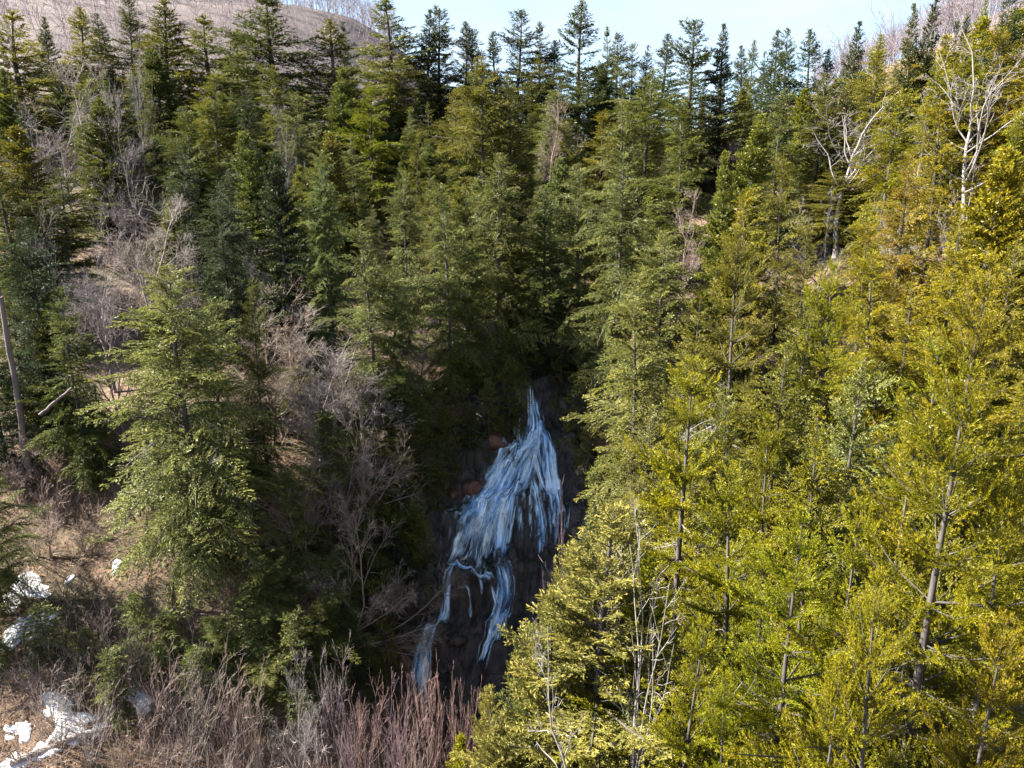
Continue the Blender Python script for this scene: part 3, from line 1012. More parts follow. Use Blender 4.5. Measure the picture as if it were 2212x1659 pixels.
# ------------------------------------------------------------------ conifer models
MODELS = {
    'hemlock': [build_conifer('hemlock', 11, 18, 5.0, 190, 0.04, 50, -10, 0.58, 0, 0.0, 0.36, 0, 13, 9),
                build_conifer('hemlock', 12, 18, 4.6, 195, 0.04, 55, -12, 0.60, 0, 0.03, 0.42, 0, 14, 8)],
    'great hemlock': [build_conifer('hemlock', 14, 19, 7.0, 195, 0.04, 48, -8, 0.60, 0, 0.0, 0.14, 5, 15, 18)],
    'cedar': [build_conifer('cedar', 21, 14, 3.9, 260, 0.03, 60, 8, 0.72, 0, 0.0, 0.20, 0, 10, 8)],
    'spruce': [build_conifer('spruce', 31, 15, 3.9, 150, 0.05, 52, -20, 0.56, 14, 0.0, 0.30, 8, 7, 0, 0.76)],
    'great spruce': [build_conifer('spruce', 32, 18, 6.4, 140, 0.04, 50, -22, 0.58, 15, 0.0, 0.30, 12, 7, 0, 0.76)],
    'fir': [build_conifer('fir', 41, 15, 3.4, 280, 0.04, 50, -12, 0.68, 0, 0.04, 0.34),
            build_conifer('fir', 43, 15, 3.2, 280, 0.03, 55, -8, 0.70, 0, 0.04, 0.34)],
    'spire': [build_conifer('spire', 51, 16, 3.0, 210, 0.05, 50, -10, 0.84, 0, 0.03, 0.40, 0, 10),
              build_conifer('spire', 52, 16, 3.4, 200, 0.05, 50, -16, 0.72, 18, 0.04, 0.50, 0, 11),
              build_conifer('spire', 53, 15, 2.8, 210, 0.05, 55, -6, 0.92, 0, 0.0, 0.34, 0, 9),
              build_conifer('spire', 54, 17, 3.6, 190, 0.06, 48, -14, 0.64, 0, 0.10, 0.62, 0, 13),
              build_conifer('spire', 55, 16, 3.2, 190, 0.05, 46, -12, 0.76, 0, 0.12, 0.55, 0, 12, 3)],
    'sapling': [build_conifer('hemlock', 61, 6, 2.1, 85, 0.03, 50, -8, 0.66, 0, 0.0, 0.3, 0, 14, 2),
                build_conifer('hemlock', 62, 5, 2.2, 80, 0.02, 45, -14, 0.62, 0, 0.0, 0.35)],
}
for _k, _v in MODELS.items():
    print('MODEL', _k, [m['tris'] for m in _v])
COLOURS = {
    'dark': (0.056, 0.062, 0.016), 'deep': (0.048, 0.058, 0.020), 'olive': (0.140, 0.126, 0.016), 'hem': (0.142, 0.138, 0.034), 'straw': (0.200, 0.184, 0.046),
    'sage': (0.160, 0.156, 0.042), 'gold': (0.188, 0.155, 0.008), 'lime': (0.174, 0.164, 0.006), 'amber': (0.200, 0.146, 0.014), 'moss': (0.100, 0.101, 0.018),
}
C_BARK = (0.058, 0.050, 0.046)
PLACED = []          # x, y, radius, height, name


def find_depth(u, v, H, d0=12.0, d1=150.0):
    a, b = ray(u, v)
    d = np.arange(d0, d1, 0.25)
    g = CAMZ + b * d - ground_z(a * d, d) - H
    neg = g <= 0
    if neg.any() and neg.argmax() > 0:
        return d[neg.argmax()]
    return d[np.argmin(np.abs(g))]


def conifer(kind, u, v, H, rpx, colour, label, group, name, variant=None):
    """H > 0: height in metres (the distance follows from the slope); H < 0: distance ahead (the height follows)."""
    d = -H if H < 0 else find_depth(u, v, H)
    p = at(u, v, d)
    gz = float(ground_z(p[0], p[1]))
    h = p[2] - gz
    fwd = d * CP - (p[2] - CAMZ) * SP
    R = rpx / FPX * fwd
    if not (3 < h < 30):
        print('HEIGHT?', label, 'd', round(d, 1), 'h', round(h, 1))
        h = min(max(h, 3.0), 26.0)
    return plant_conifer(kind, p[0], p[1], gz, h, R, colour, label, group, name, variant)


def plant_conifer(kind, x, y, gz, h, R, colour, label, group, name, variant=None):
    ms = MODELS[kind]
    _rng = np.random.default_rng(int(abs(x * 131.7) + abs(y * 977.3)) + 11)
    m = ms[int(_rng.integers(len(ms))) if variant is None else variant % len(ms)]
    root = bpy.data.objects.new(name, None)
    root.empty_display_size = 0.5
    COL.objects.link(root)
    root.location = (x, y, gz)
    root.rotation_euler = (_rng.normal(0, 0.015), _rng.normal(0, 0.015), _rng.uniform(0, 6.28))
    root.scale = (R / m['R'] * 0.95, R / m['R'] * 0.95, h / m['H'])
    c = np.array(COLOURS[colour]) * _rng.uniform(0.88, 1.14) * (1 + _rng.normal(0, 0.035, 3))
    if group in (G_FAR, G_LEFT):                # cooler, darker tint for the far slope and left bank
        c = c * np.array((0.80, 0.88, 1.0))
    link('trunk', m['trunk'], root, C_BARK)
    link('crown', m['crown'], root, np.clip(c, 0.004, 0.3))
    for dm in (m['dead'] if y < 40 else ()):
        link('dead_limb', dm, root, (0.23, 0.21, 0.20))
    tag(root, label, 'tree', group)
    PLACED.append((x, y, R, h, name))
    return root


G_SKY, G_FAR, G_LEFT, G_RIGHT = 'spruces along the skyline', 'conifers on the far slope', 'conifers on the left bank', 'conifers on the right slope'
G_YOUNG = 'young hemlocks around the waterfall'
SKYLINE = [
    ('spire', 22, 22, 16, 75, 'olive', 'broad dark spruce at the left end of the skyline, touching the photo edge'),
    ('spire', 95, 38, 14, 28, 'dark', 'small narrow spruce next to the broad one at the left end of the skyline'),
    ('spire', 163, 14, 16, 48, 'olive', 'yellow-green spruce rising above the pale birch at top left'),
    ('spire', 210, 30, 14, 32, 'dark', 'small dark spruce just right of the yellow-green one at top left'),
    ('spire', 272, -8, 18, 45, 'dark', 'tall spruce standing behind the dead grey trunk at top left'),
    ('spire', 352, 2, 19, 70, 'moss', 'tall tapering spruce fourth in line from the left skyline end, against bare hill'),
    ('spire', 448, 34, 17, 68, 'moss', 'wide spruce with layered boughs against the bare pinkish hill'),
    ('spire', 505, 60, 14, 30, 'olive', 'short spruce between the layered one and the big broad one on the skyline'),
    ('spire', 585, -14, 21, 100, 'dark', 'biggest broad spruce of the left skyline, where the bare hill meets the white sky'),
    ('spire', 707, 44, 19, 66, 'moss', 'slender dark spruce standing alone before the pink hill'),
    ('spire', 748, 50, 11, 22, 'deep', 'tiny far spruce beside the slender one before the pink hill'),
    ('spire', 830, -2, 20, 78, 'moss', 'tall full spruce left of the paired spruces on the skyline'),
    ('spire', 921, 20, 18, 36, 'dark', 'left twin of the paired dark spruces on the skyline'),
    ('spire', 946, 17, 18, 52, 'dark', 'right twin of the paired dark spruces on the skyline'),
    ('spire', 1005, 50, 16, 40, 'deep', 'spruce with a spread top right of the paired spruces'),
    ('spire', 1022, 62, 16, 44, 'deep', 'bushy dark spruce pressed against the spread-topped one on the skyline'),
    ('spire', 1072, 71, 14, 34, 'deep', 'small spruce with open whorls left of the middle skyline spire'),
    ('spire', 1121, 23, 19, 52, 'dark', 'sharp spruce spire second tallest in the middle of the skyline'),
    ('spire', 1164, 50, 16, 36, 'dark', 'thin spruce with a bare leader right of the sharp spire'),
    ('spire', 1196, 88, 14, 36, 'deep', 'low spruce with bushy side boughs left of the tallest skyline tree'),
    ('spire', 1252, 2, 22, 62, 'dark', 'tallest spruce in the middle of the skyline, straight above the waterfall'),
    ('spire', 1312, 60, 15, 24, 'moss', 'thin pale spruce just right of the tallest skyline tree'),
    ('spire', 1338, 73, 15, 36, 'deep', 'second spruce right of the tallest one on the skyline'),
    ('spire', 1366, 97, 13, 26, 'moss', 'low rounded spruce on the skyline, third right of the tallest'),
    ('spire', 1394, 98, 13, 22, 'deep', 'low thin spruce in the dip of the skyline'),
    ('spire', 1433, 73, 16, 42, 'deep', 'evenly layered spruce left of the broad round-topped one'),
    ('spire', 1512, 43, 19, 70, 'dark', 'broad round-topped spruce on the right skyline, widest there'),
    ('spire', 1570, 52, 18, 36, 'deep', 'narrow spruce leaning on the broad round-topped one'),
    ('spire', 1607, 100, 13, 26, 'deep', 'short dark spruce in the gap right of the narrow one'),
    ('spire', 1628, 86, 14, 22, 'moss', 'ragged thin spruce with a bare tip on the right skyline'),
    ('spire', 1651, 112, 13, 24, 'deep', 'lowest little spruce beside the ragged thin one'),
    ('spire', 1690, 66, 16, 34, 'deep', 'left one of two close dark spruces above the grey bare tree'),
    ('spire', 1711, 61, 16, 36, 'deep', 'right one of two close dark spruces above the grey bare tree'),
    ('spire', 1755, 66, 15, 42, 'deep', 'spruce with separate drooping boughs right of the close pair'),
    ('spire', 1794, 108, 12, 26, 'dark', 'small spruce left of the dense dark cone on the right skyline'),
    ('spire', 1855, 49, 16, 34, 'deep', 'dense dark cone-shaped spruce on the right skyline'),
    ('spire', 1901, 74, 13, 36, 'sage', 'thin greyish half-bare spruce where the ridge starts to climb'),
    ('spire', 1989, 6, 18, 34, 'dark', 'left tree of the tall ragged pair on the right ridge'),
    ('spire', 2011, -4, 18, 36, 'deep', 'right tree of the tall ragged pair on the right ridge'),
    ('spire', 2070, 46, 13, 22, 'deep', 'tiny dark spruce on the ridge right of the ragged pair'),
    ('spire', 2095, 28, 13, 28, 'deep', 'dark spruce before the bare hilltop at upper right'),
    ('spire', 2125, 2, 14, 28, 'sage', 'ghostly grey spruce on the ridge at upper right'),
    ('spire', 2180, -24, 16, 50, 'deep', 'open spruce with level boughs at the upper right corner'),
]
for kind, u, v, H, r, c, lab in SKYLINE:
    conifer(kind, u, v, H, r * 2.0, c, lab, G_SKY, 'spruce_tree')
FAR = [
    ('hemlock', 463, 147, 16, 80, 'olive', 'hemlock with a sunlit yellow-green point left of the upper middle slope'),
    ('hemlock', 592, 140, 15, 60, 'olive', 'bright narrow hemlock below the biggest left skyline spruce'),
    ('hemlock', 640, 196, 14, 62, 'sage', 'pale green hemlock under the slender skyline spruce'),
    ('fir', 207, 212, 14, 72, 'moss', 'dark fir with a golden top between grey bare trees at left'),
    ('fir', 330, 110, 15, 80, 'moss', 'shaggy fir with drooping boughs on the upper left slope'),
    ('hemlock', 400, 226, 15, 90, 'moss', 'wide deep green hemlock in the dark hollow at left'),
    ('fir', 20, 275, 15, 110, 'olive', 'big fir cut by the left photo edge below the skyline'),
    ('hemlock', -12, 345, 14, 100, 'moss', 'mossy hemlock cut by the left edge under the big cut-off fir'),
    ('hemlock', 112, 362, 13, 90, 'moss', 'dusky hemlock at left below the golden-topped fir'),
    ('great hemlock', 699, 325, 15, 85, 'sage', 'tall sunlit hemlock over the brown bare maple, left of centre'),
    ('fir', 735, 150, 16, 60, 'moss', 'dark fir below the slender skyline spruce'),
    ('hemlock', 803, 176, 16, 70, 'lime', 'bright yellow-green hemlock under the full skyline spruce'),
    ('hemlock', 870, 118, 15, 55, 'olive', 'olive hemlock between two skyline spruces left of centre'),
    ('hemlock', 897, 275, 13, 40, 'olive', 'slim pointed hemlock in the shade left of the golden-crowned giant'),
    ('hemlock', 873, 368, 13, 55, 'hem', 'narrow hemlock with a lit tip in the dark middle slope'),
    ('hemlock', 985, 190, 15, 60, 'olive', 'hemlock squeezed between the paired spruces and the golden giant'),
    ('great hemlock', 1037, 124, 20, 120, 'olive', 'giant hemlock with a golden crown in the middle of the slope'),
    ('hemlock', 1100, 165, 18, 90, 'olive', 'olive hemlock shouldering the golden-crowned giant on its right'),
    ('hemlock', 1165, 120, 14, 50, 'olive', 'hemlock below the bare-leadered skyline spruce'),
    ('hemlock', 1225, 262, 14, 60, 'olive', 'hemlock with rounded lit lobes under the tallest skyline tree'),
    ('hemlock', 1298, 240, 13, 60, 'gold', 'yellowish hemlock below and right of the tallest skyline tree'),
    ('fir', 1300, 140, 15, 55, 'dark', 'dark fir in the shade right of the tallest skyline tree'),
    ('hemlock', 1402, 147, 18, 105, 'olive', 'large lit hemlock under the layered skyline spruce'),
    ('hemlock', 1348, 215, 16, 70, 'hem', 'grey-green hemlock left of the large lit one at right centre'),
    ('hemlock', 1470, 215, 16, 85, 'olive', 'hemlock under the broad round-topped skyline spruce'),
    ('hemlock', 960, 395, 16, 85, 'hem', 'shaded hemlock below the golden giant, above the bare dark trees'),
    ('great hemlock', 1075, 330, 18, 115, 'hem', 'broad hemlock with drooping lit sprays in the centre of the slope'),
    ('hemlock', 1170, 400, 15, 80, 'moss', 'dark hemlock at the head of the ravine, straight above the falls'),
    ('hemlock', 1260, 350, 16, 90, 'hem', 'hemlock leaning over the ravine head from the right'),
    ('hemlock', 1355, 330, 17, 95, 'hem', 'hemlock with stacked lit boughs right of the ravine head'),
    ('hemlock', 1005, 505, 12, 80, 'moss', 'dark hemlock just above the bare dark trees on the ravine wall'),
    ('hemlock', 1110, 520, 12, 80, 'moss', 'shaded hemlock above the waterfall head, left side'),
    ('hemlock', 1200, 530, 12, 70, 'deep', 'shaded hemlock above the waterfall head, right side'),
    ('hemlock', 790, 480, 14, 85, 'hem', 'hemlock right of the tall sunlit one, half in shade'),
    ('hemlock', 850, 560, 12, 70, 'moss', 'deep shaded hemlock between the brown and the dark bare trees'),
    ('fir', 530, 285, 15, 70, 'moss', 'dark fir in front of the bright narrow hemlock, left of centre'),
    ('fir', 590, 330, 15, 70, 'deep', 'dim fir left of the tall sunlit hemlock'),
    ('hemlock', 470, 390, 13, 75, 'deep', 'black-green hemlock in the dark hollow above the small white bare tree'),
    ('fir', 1630, 245, 15, 75, 'olive', 'dark-stemmed fir below the grey bare tree on the right'),
    ('fir', 1560, 330, 14, 60, 'olive', 'young fir left of the dark-stemmed one at right'),
    ('hemlock', 1690, 190, 14, 70, 'moss', 'shaded hemlock under the close skyline pair at right'),
    ('hemlock', 1780, 160, 14, 70, 'olive', 'hemlock behind the crown of the big white poplar'),
]
for kind, u, v, H, r, c, lab in FAR:
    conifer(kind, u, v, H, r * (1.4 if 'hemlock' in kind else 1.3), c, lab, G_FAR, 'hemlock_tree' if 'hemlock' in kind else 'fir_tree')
RIGHT = [
    ('hemlock', 1904, 93, 15, 75, 'gold', 'yellow hemlock under the half-bare greyish spruce on the right ridge'),
    ('hemlock', 1994, 84, 15, 75, 'amber', 'amber hemlock under the tall ragged pair on the ridge'),
    ('hemlock', 2085, 75, 15, 90, 'gold', 'golden hemlock between the ragged pair and the right white birch'),
    ('hemlock', 2170, 60, 15, 90, 'gold', 'golden hemlock behind the right white birch'),
    ('hemlock', 1945, 190, 15, 80, 'lime', 'yellow-green hemlock between the white poplar and the right birch'),
    ('hemlock', 2040, 215, 15, 90, 'gold', 'golden hemlock left of the right white birch, below the ridge'),
    ('hemlock', 1968, 335, 14, 75, 'amber', 'orange-tinged hemlock right of the white poplar trunk'),
    ('fir', 2176, 318, 16, 110, 'gold', 'bright yellow fir at the right photo edge under the white birch'),
    ('hemlock', 1700, 330, 14, 70, 'olive', 'olive hemlock left of the white poplar trunk'),
    ('hemlock', 1618, 405, 14, 75, 'gold', 'hemlock with a yellow point right of the pinkish bare crown'),
    ('hemlock', 1745, 480, 12, 60, 'olive', 'small hemlock in front of the white poplar trunk on its left'),
    ('hemlock', 1880, 470, 13, 75, 'gold', 'yellow hemlock in front of the white poplar trunk on its right'),
    ('fir', 2128, 38, 13, 80, 'gold', 'golden fir right below the ghostly grey ridge spruce'),
    ('fir', 2200, 22, 13, 85, 'lime', 'lime fir below the open spruce at the upper right corner'),
    ('fir', 2048, 78, 13, 70, 'gold', 'golden fir on the ridge right of the ragged pair'),
    ('hemlock', 2215, 90, 14, 80, 'gold', 'golden hemlock cut by the right edge on the ridge'),
    ('hemlock', 2205, 230, 14, 80, 'lime', 'lime hemlock cut by the right edge behind the birch trunk'),
    ('hemlock', 2190, 500, 15, 95, 'gold', 'golden hemlock at the right edge below the bright yellow fir'),
    ('hemlock', 2030, 130, 14, 75, 'lime', 'lime hemlock just under the ragged ridge pair'),
    ('hemlock', 2070, 450, 15, 95, 'lime', 'lime hemlock high on the right slope below the golden ones'),
    ('great spruce', 1608, 500, -36, 150, 'olive', 'tall olive spruce with a dark bare stem right of the ravine', 0),
    ('great hemlock', 1440, 500, -45, 165, 'hem', 'large grey-green hemlock reaching over the right side of the falls', 0),
    ('hemlock', 1372, 640, -41, 125, 'sage', 'hemlock with pale lit sprays fringing the right side of the falls', 1),
    ('great spruce', 1822, 575, -33, 145, 'lime', 'yellow-green spruce with a grey stem in the middle of the right slope', 1),
    ('hemlock', 1960, 610, -36, 130, 'gold', 'golden hemlock on the right slope below the orange-tinged one', 2),
    ('great spruce', 2120, 560, -27, 190, 'gold', 'big golden spruce at the right photo edge, middle height', 0),
    ('hemlock', 1700, 740, -31, 120, 'olive', 'olive hemlock between the dark-stemmed spruce and the grey-stemmed one', 2),
    ('spruce', 1505, 775, -29, 135, 'lime', 'bright spruce standing in front of the falls-side hemlocks', 1),
    ('hemlock', 1400, 880, -34, 95, 'sage', 'pale hemlock low beside the falls, left of the bright spruce', 0),
    ('hemlock', 1868, 775, -26, 150, 'sage', 'brownish-grey hemlock with a dead tip in the right foreground', 1),
    ('great spruce', 2105, 800, -17.5, 320, 'lime', 'huge near spruce with dead lichened limbs at the lower right', 1),
    ('great spruce', 1735, 1120, -18.5, 230, 'lime', 'near spruce with a bare grey stem at the bottom right', 0),
    ('spruce', 1590, 1010, -23, 150, 'lime', 'yellow-green spruce behind the near bare-stemmed one', 1),
    ('cedar', 1320, 1085, -22.5, 320, 'straw', 'dense feathery conical cedar in front of the waterfall foot', 0),
    ('spruce', 1665, 900, -27, 100, 'lime', 'yellow-green spruce between the bright falls-side spruce and the dead-tipped hemlock', 0),
    ('hemlock', 1775, 880, -25, 120, 'gold', 'golden hemlock directly left of the brownish dead-tipped one', 0),
    ('spruce', 1965, 905, -22, 110, 'gold', 'golden spruce directly right of the brownish dead-tipped hemlock', 1),
    ('spruce', 2195, 1010, -17, 130, 'lime', 'spruce cut by the right edge below the huge lichened one', 0),
    ('spruce', 1850, 1090, -20, 110, 'lime', 'spruce filling the gap right of the near bare-stemmed one', 1),
    ('hemlock', 1650, 1180, -20.5, 110, 'lime', 'lime hemlock pressed against the near bare-stemmed spruce on its left', 1),
    ('spruce', 1830, 1420, -15.5, 120, 'gold', 'low golden spruce at the bottom right of the near bare-stemmed one', 0),
    ('spruce', 2170, 1360, -14.5, 130, 'gold', 'low golden spruce in the bottom right corner', 1),
    ('spruce', 1575, 1460, -17, 100, 'lime', 'low lime spruce at the bottom between cedar and bare-stemmed spruce', 1),
    ('hemlock', 2030, 705, -28, 130, 'lime', 'lime hemlock left of the huge lichened spruce tip', 1),
    ('hemlock', 1750, 640, -34, 115, 'olive', 'olive hemlock left of the grey-stemmed spruce', 0),
    ('hemlock', 1900, 540, -38, 105, 'gold', 'golden hemlock behind the grey-stemmed spruce on its right', 1),
    ('hemlock', 1520, 640, -38, 105, 'olive', 'olive hemlock left of the dark-stemmed olive spruce', 0),
    ('hemlock', 1590, 840, -30, 100, 'sage', 'pale hemlock right behind the bright falls-side spruce', 1),
    ('hemlock', 1810, 360, -63.5, 80, 'olive', 'olive hemlock right behind the white poplar trunk', 0),
    ('cedar', 1245, 1185, -23.2, 190, 'straw', 'lobe of cedar crowding the dense feathery one on its upper left', 0),
    ('cedar', 1200, 1270, -22.6, 190, 'straw', 'cedar at the left flank of the dense feathery one, facing the falls', 0),
    ('cedar', 1400, 1190, -21.8, 180, 'lime', 'cedar behind the forking white tree, right of the dense feathery one', 0),
    ('cedar', 1075, 1470, -22.8, 120, 'straw', 'lowest small cedar at the bottom edge of the cedar clump', 0),
    ('cedar', 1130, 1350, -23.5, 150, 'sage', 'lower left lobe-like cedar leaning against the dense feathery one', 0),
    ('spruce', 1480, 1330, -18, 130, 'lime', 'short bright spruce at the bottom beside the feathery cedar', 0),
    ('fir', 1010, 1590, -24, 70, 'lime', 'small bright fir at the bottom edge left of the feathery cedar'),
    ('great spruce', 1950, 1240, -15.5, 210, 'gold', 'golden young spruce between the two near bare-stemmed spruces', 0),
]
for row in RIGHT:
    kind, u, v, H, r, c, lab = row[:7]
    conifer(kind, u, v, H, r * 1.5 if 'spruce' in kind else r * 1.3, c, lab, G_RIGHT, {'hemlock': 'hemlock_tree', 'great hemlock': 'hemlock_tree', 'great spruce': 'spruce_tree', 'fir': 'fir_tree', 'spruce': 'spruce_tree', 'cedar': 'cedar_tree'}[kind], row[7] if len(row) > 7 else None)
LEFT = [
    ('great hemlock', 372, 572, -38, 310, 'straw', 'largest pale green hemlock in the left foreground, its stem showing', 0),
    ('hemlock', 455, 640, -41, 120, 'hem', 'hemlock rising just behind the largest pale green one'),
    ('hemlock', 12, 610, -47, 110, 'moss', 'dark hemlock behind the grey leaning stem at the left edge'),
    ('fir', 85, 690, -45.5, 85, 'moss', 'dark fir right of the grey leaning stem'),
    ('hemlock', -40, 700, -43, 110, 'deep', 'dark hemlock cut by the left edge beside the leaning stem'),
    ('hemlock', 60, 470, 15, 130, 'deep', 'dark hemlock filling the left photo edge at middle height'),
    ('hemlock', 130, 620, 13, 110, 'moss', 'shaded hemlock left of the largest pale green one'),
    ('hemlock', 545, 600, 13, 75, 'moss', 'hemlock half hidden by the brown bare maple'),
    ('hemlock', 700, 880, -41, 120, 'hem', 'grey-green hemlock below the brown bare maple'),
    ('hemlock', 610, 1010, -38, 110, 'hem', 'hemlock right of the largest pale green one at mid foreground'),
    ('hemlock', 560, 1200, -36, 100, 'hem', 'low bushy hemlock at the foot of the largest pale green one'),
    ('hemlock', 690, 1290, -35, 110, 'moss', 'dark low hemlock under the red-twigged bare tree'),
    ('hemlock', 575, 1400, -33.5, 85, 'hem', 'small hemlock above the arching grey shrub'),
    ('hemlock', 455, 1330, -34, 75, 'moss', 'small dark hemlock right of the snowy clearing'),
    ('hemlock', -70, 900, -36, 110, 'hem', 'hemlock boughs just past the left edge that shade the bluish snow'),
    ('hemlock', -110, 1080, -33, 110, 'hem', 'lower hemlock just past the left edge beside the bluish snow'),
    ('sapling', 520, 1290, -34.5, 75, 'sage', 'pale sapling under the right boughs of the largest left hemlock'),
    ('sapling', 630, 1330, -33.5, 75, 'hem', 'sapling in front of the dark low hemlock at lower left of centre'),
    ('hemlock', 730, 1180, -37.5, 95, 'hem', 'hemlock with lit sprays behind the red-twigged bare tree'),
    ('sapling', 410, 1400, -32.5, 65, 'hem', 'sapling standing behind the slanting brown shrub'),
    ('hemlock', 800, 915, -44, 100, 'moss', 'dark hemlock on the shaded bank below the dark leafless trees'),
    ('hemlock', 865, 1010, -43, 80, 'moss', 'dark hemlock on the shaded bank beside the upper falls'),
    ('hemlock', 765, 1075, -40, 90, 'moss', 'dark hemlock behind the red-twigged bare tree'),
    ('hemlock', 850, 1130, -41, 75, 'deep', 'dark hemlock left of the foaming ledge'),
    ('hemlock', 640, 790, -46, 100, 'hem', 'hemlock behind the brown bare maple, showing through its twigs'),
    ('sapling', 90, 1365, -33.5, 70, 'sage', 'pale sapling in front of the bluish snow'),
    ('sapling', 350, 1320, -34, 65, 'hem', 'sapling among pink shrubs right of the brown leaf patch'),
    ('sapling', 230, 1400, -31.5, 60, 'sage', 'pale sapling amid the shrubs above the sunny snow'),
    ('sapling', 285, 1285, -34, 60, 'sage', 'pale hemlock sapling beside the brown leaf patch'),
    ('sapling', 180, 1370, -33, 60, 'hem', 'hemlock sapling right of the bluish snow'),
    ('sapling', 820, 1240, -37, 60, 'moss', 'shaded sapling on the bank left of the foaming ledge'),
    ('sapling', 760, 1340, -36, 60, 'deep', 'dim sapling below the red-twigged bare tree'),
]
for row in LEFT:
    kind, u, v, H, r, c, lab = row[:7]
    conifer(kind, u, v, H, r, c, lab, G_LEFT, 'hemlock_tree' if 'hemlock' in kind else 'hemlock_sapling', row[7] if len(row) > 7 else None)
YOUNG = [
    (830, 870, 60, 'topmost left young hemlock on the shaded bank left of the falls'), (905, 905, 55, 'young hemlock below the dark bare tree left of the falls'),
    (965, 880, 50, 'young hemlock between the two dark bare trees, over the falls'), (870, 980, 60, 'young hemlock at mid height on the shaded left bank'),
    (945, 1000, 55, 'young hemlock above the rusty orange boulder'), (1015, 870, 50, 'young hemlock left of the narrow top of the falls'),
    (1060, 820, 50, 'young hemlock overhanging the waterfall head'), (1100, 770, 50, 'young hemlock behind the waterfall head'),
    (820, 1090, 60, 'young hemlock among the red twigs left of the falls'), (900, 1100, 55, 'young hemlock left of the rusty boulder, lower bank'),
    (1215, 720, 55, 'young hemlock right of the waterfall head, higher one'), (1250, 800, 55, 'young hemlock on the right wall above the dark outcrop'),
    (1275, 900, 50, 'young hemlock on the right wall beside the falls'), (1180, 690, 50, 'young hemlock up the gully behind the falls'),
    (930, 800, 55, 'young hemlock under the crown of the dark bare tree'), (1290, 1000, 45, 'lowest young hemlock on the right wall'),
]
for i, (u, v, r, lab) in enumerate(YOUNG):
    conifer('sapling', u, v, 5.0 + (i % 4) * 0.9, r, 'moss' if i % 3 else 'hem', lab, G_YOUNG, 'hemlock_sapling', i % 2)
# ------------------------------------------------------------------ leafless trees
MAPLE_LV = [(8, (0.4, 0.9), 0.60, 0.6, 6, 0.12, 0.08, 4), (8, (0.4, 0.95), 0.55, 0.65, 4, 0.13, 0.05, 3), (5, (0.4, 1.0), 0.75, 0.8, 2, 0.14, 0.03, 3)]
POP_LV = [(7, (0.5, 1.15), 0.42, 0.50, 8, 0.20, 0.07, 4), (5, (0.5, 1.2), 0.45, 0.6, 5, 0.20, 0.05, 3), (3, (0.5, 1.1), 0.6, 0.7, 4, 0.18, 0.05, 3)]
BARE = {
    'maple': [build_bare(71, 13, 0.50, 10, (0.35, 0.85), 0.50, 0.09, 0.10, 0.17, MAPLE_LV, twig_r=0.0085),
              build_bare(72, 13, 0.45, 11, (0.35, 0.95), 0.52, 0.10, 0.12, 0.16, MAPLE_LV, twig_r=0.0085),
              build_bare(73, 12, 0.40, 9, (0.5, 1.15), 0.58, 0.10, 0.09, 0.16, MAPLE_LV, twig_r=0.0085)],
    'poplar': [build_bare(81, 17, 0.55, 11, (0.5, 1.05), 0.62, 0.12, 0.17, 0.17, POP_LV, 0.02, t0=0.62, twig_r=0.011),
               build_bare(82, 16, 0.62, 12, (0.6, 1.3), 0.55, 0.14, 0.13, 0.15, POP_LV, 0.05, t0=0.42, twig_r=0.011)],
    'fork': [build_bare(93, 12, 0.50, 8, (0.35, 0.95), 1.0, 0.09, 0.08, 0.15, [(5, (0.4, 0.9), 0.4, 0.5, 6, 0.15, 0.08, 4), (4, (0.5, 1.1), 0.4, 0.6, 4, 0.18, 0.05, 3)], 0.03, t0=0.85, twig_r=0.011)],
    'spread': [build_bare(94, 9, 0.45, 10, (0.8, 1.35), 0.75, 0.08, 0.08, 0.14, MAPLE_LV, 0.05, t0=0.3, twig_r=0.012)],
    'crooked': [build_bare(91, 11, 0.5, 9, (0.6, 1.25), 0.75, 0.20, 0.03, 0.22, [(7, (0.6, 1.3), 0.45, 0.5, 8, 0.26, 0.03, 5), (6, (0.6, 1.3), 0.42, 0.6, 6, 0.26, 0.02, 4), (4, (0.5, 1.2), 0.5, 0.7, 4, 0.24, 0.02, 3)], 0.1, t0=0.3, twig_r=0.010)],
    'umbrella': [build_bare(95, 6, 0.55, 8, (0.7, 1.2), 0.5, 0.14, 0.10, 0.10, MAPLE_LV, 0.05, t0=0.6)],
}
SHRUB_LV = [(7, (0.3, 0.75), 0.42, 0.6, 5, 0.13, 0.07, 3), (4, (0.35, 0.9), 0.42, 0.7, 3, 0.13, 0.05, 3)]
SHRUBS = {
    'alder': [build_shrub(101, 4.5, 11, 0.55, SHRUB_LV, twig_r=0.0075, stem_r=0.024), build_shrub(102, 4.0, 13, 0.7, SHRUB_LV, twig_r=0.0075, stem_r=0.024), build_shrub(103, 5.0, 9, 0.45, SHRUB_LV, twig_r=0.0075, stem_r=0.024)],
    'arch': [build_shrub(105, 4.0, 9, 1.0, [(8, (0.4, 1.0), 0.40, 0.55, 6, 0.18, -0.02, 4), (5, (0.4, 1.0), 0.45, 0.7, 4, 0.16, 0.03, 3)], None, 0.10, -0.09, 0.045, 0.011)],
    'whip': [build_shrub(107, 4.0, 16, 0.5, [(7, (0.2, 0.5), 0.40, 0.6, 4, 0.08, 0.12, 3), (5, (0.2, 0.6), 0.4, 0.7, 3, 0.08, 0.1, 3)], None, 0.07, 0.08, 0.018, 0.007)],
}
for _k, _v in list(BARE.items()) + list(SHRUBS.items()):
    print('MODEL', _k, [(m['tris'], round(m['H'], 1), round(m['R'], 1)) for m in _v])
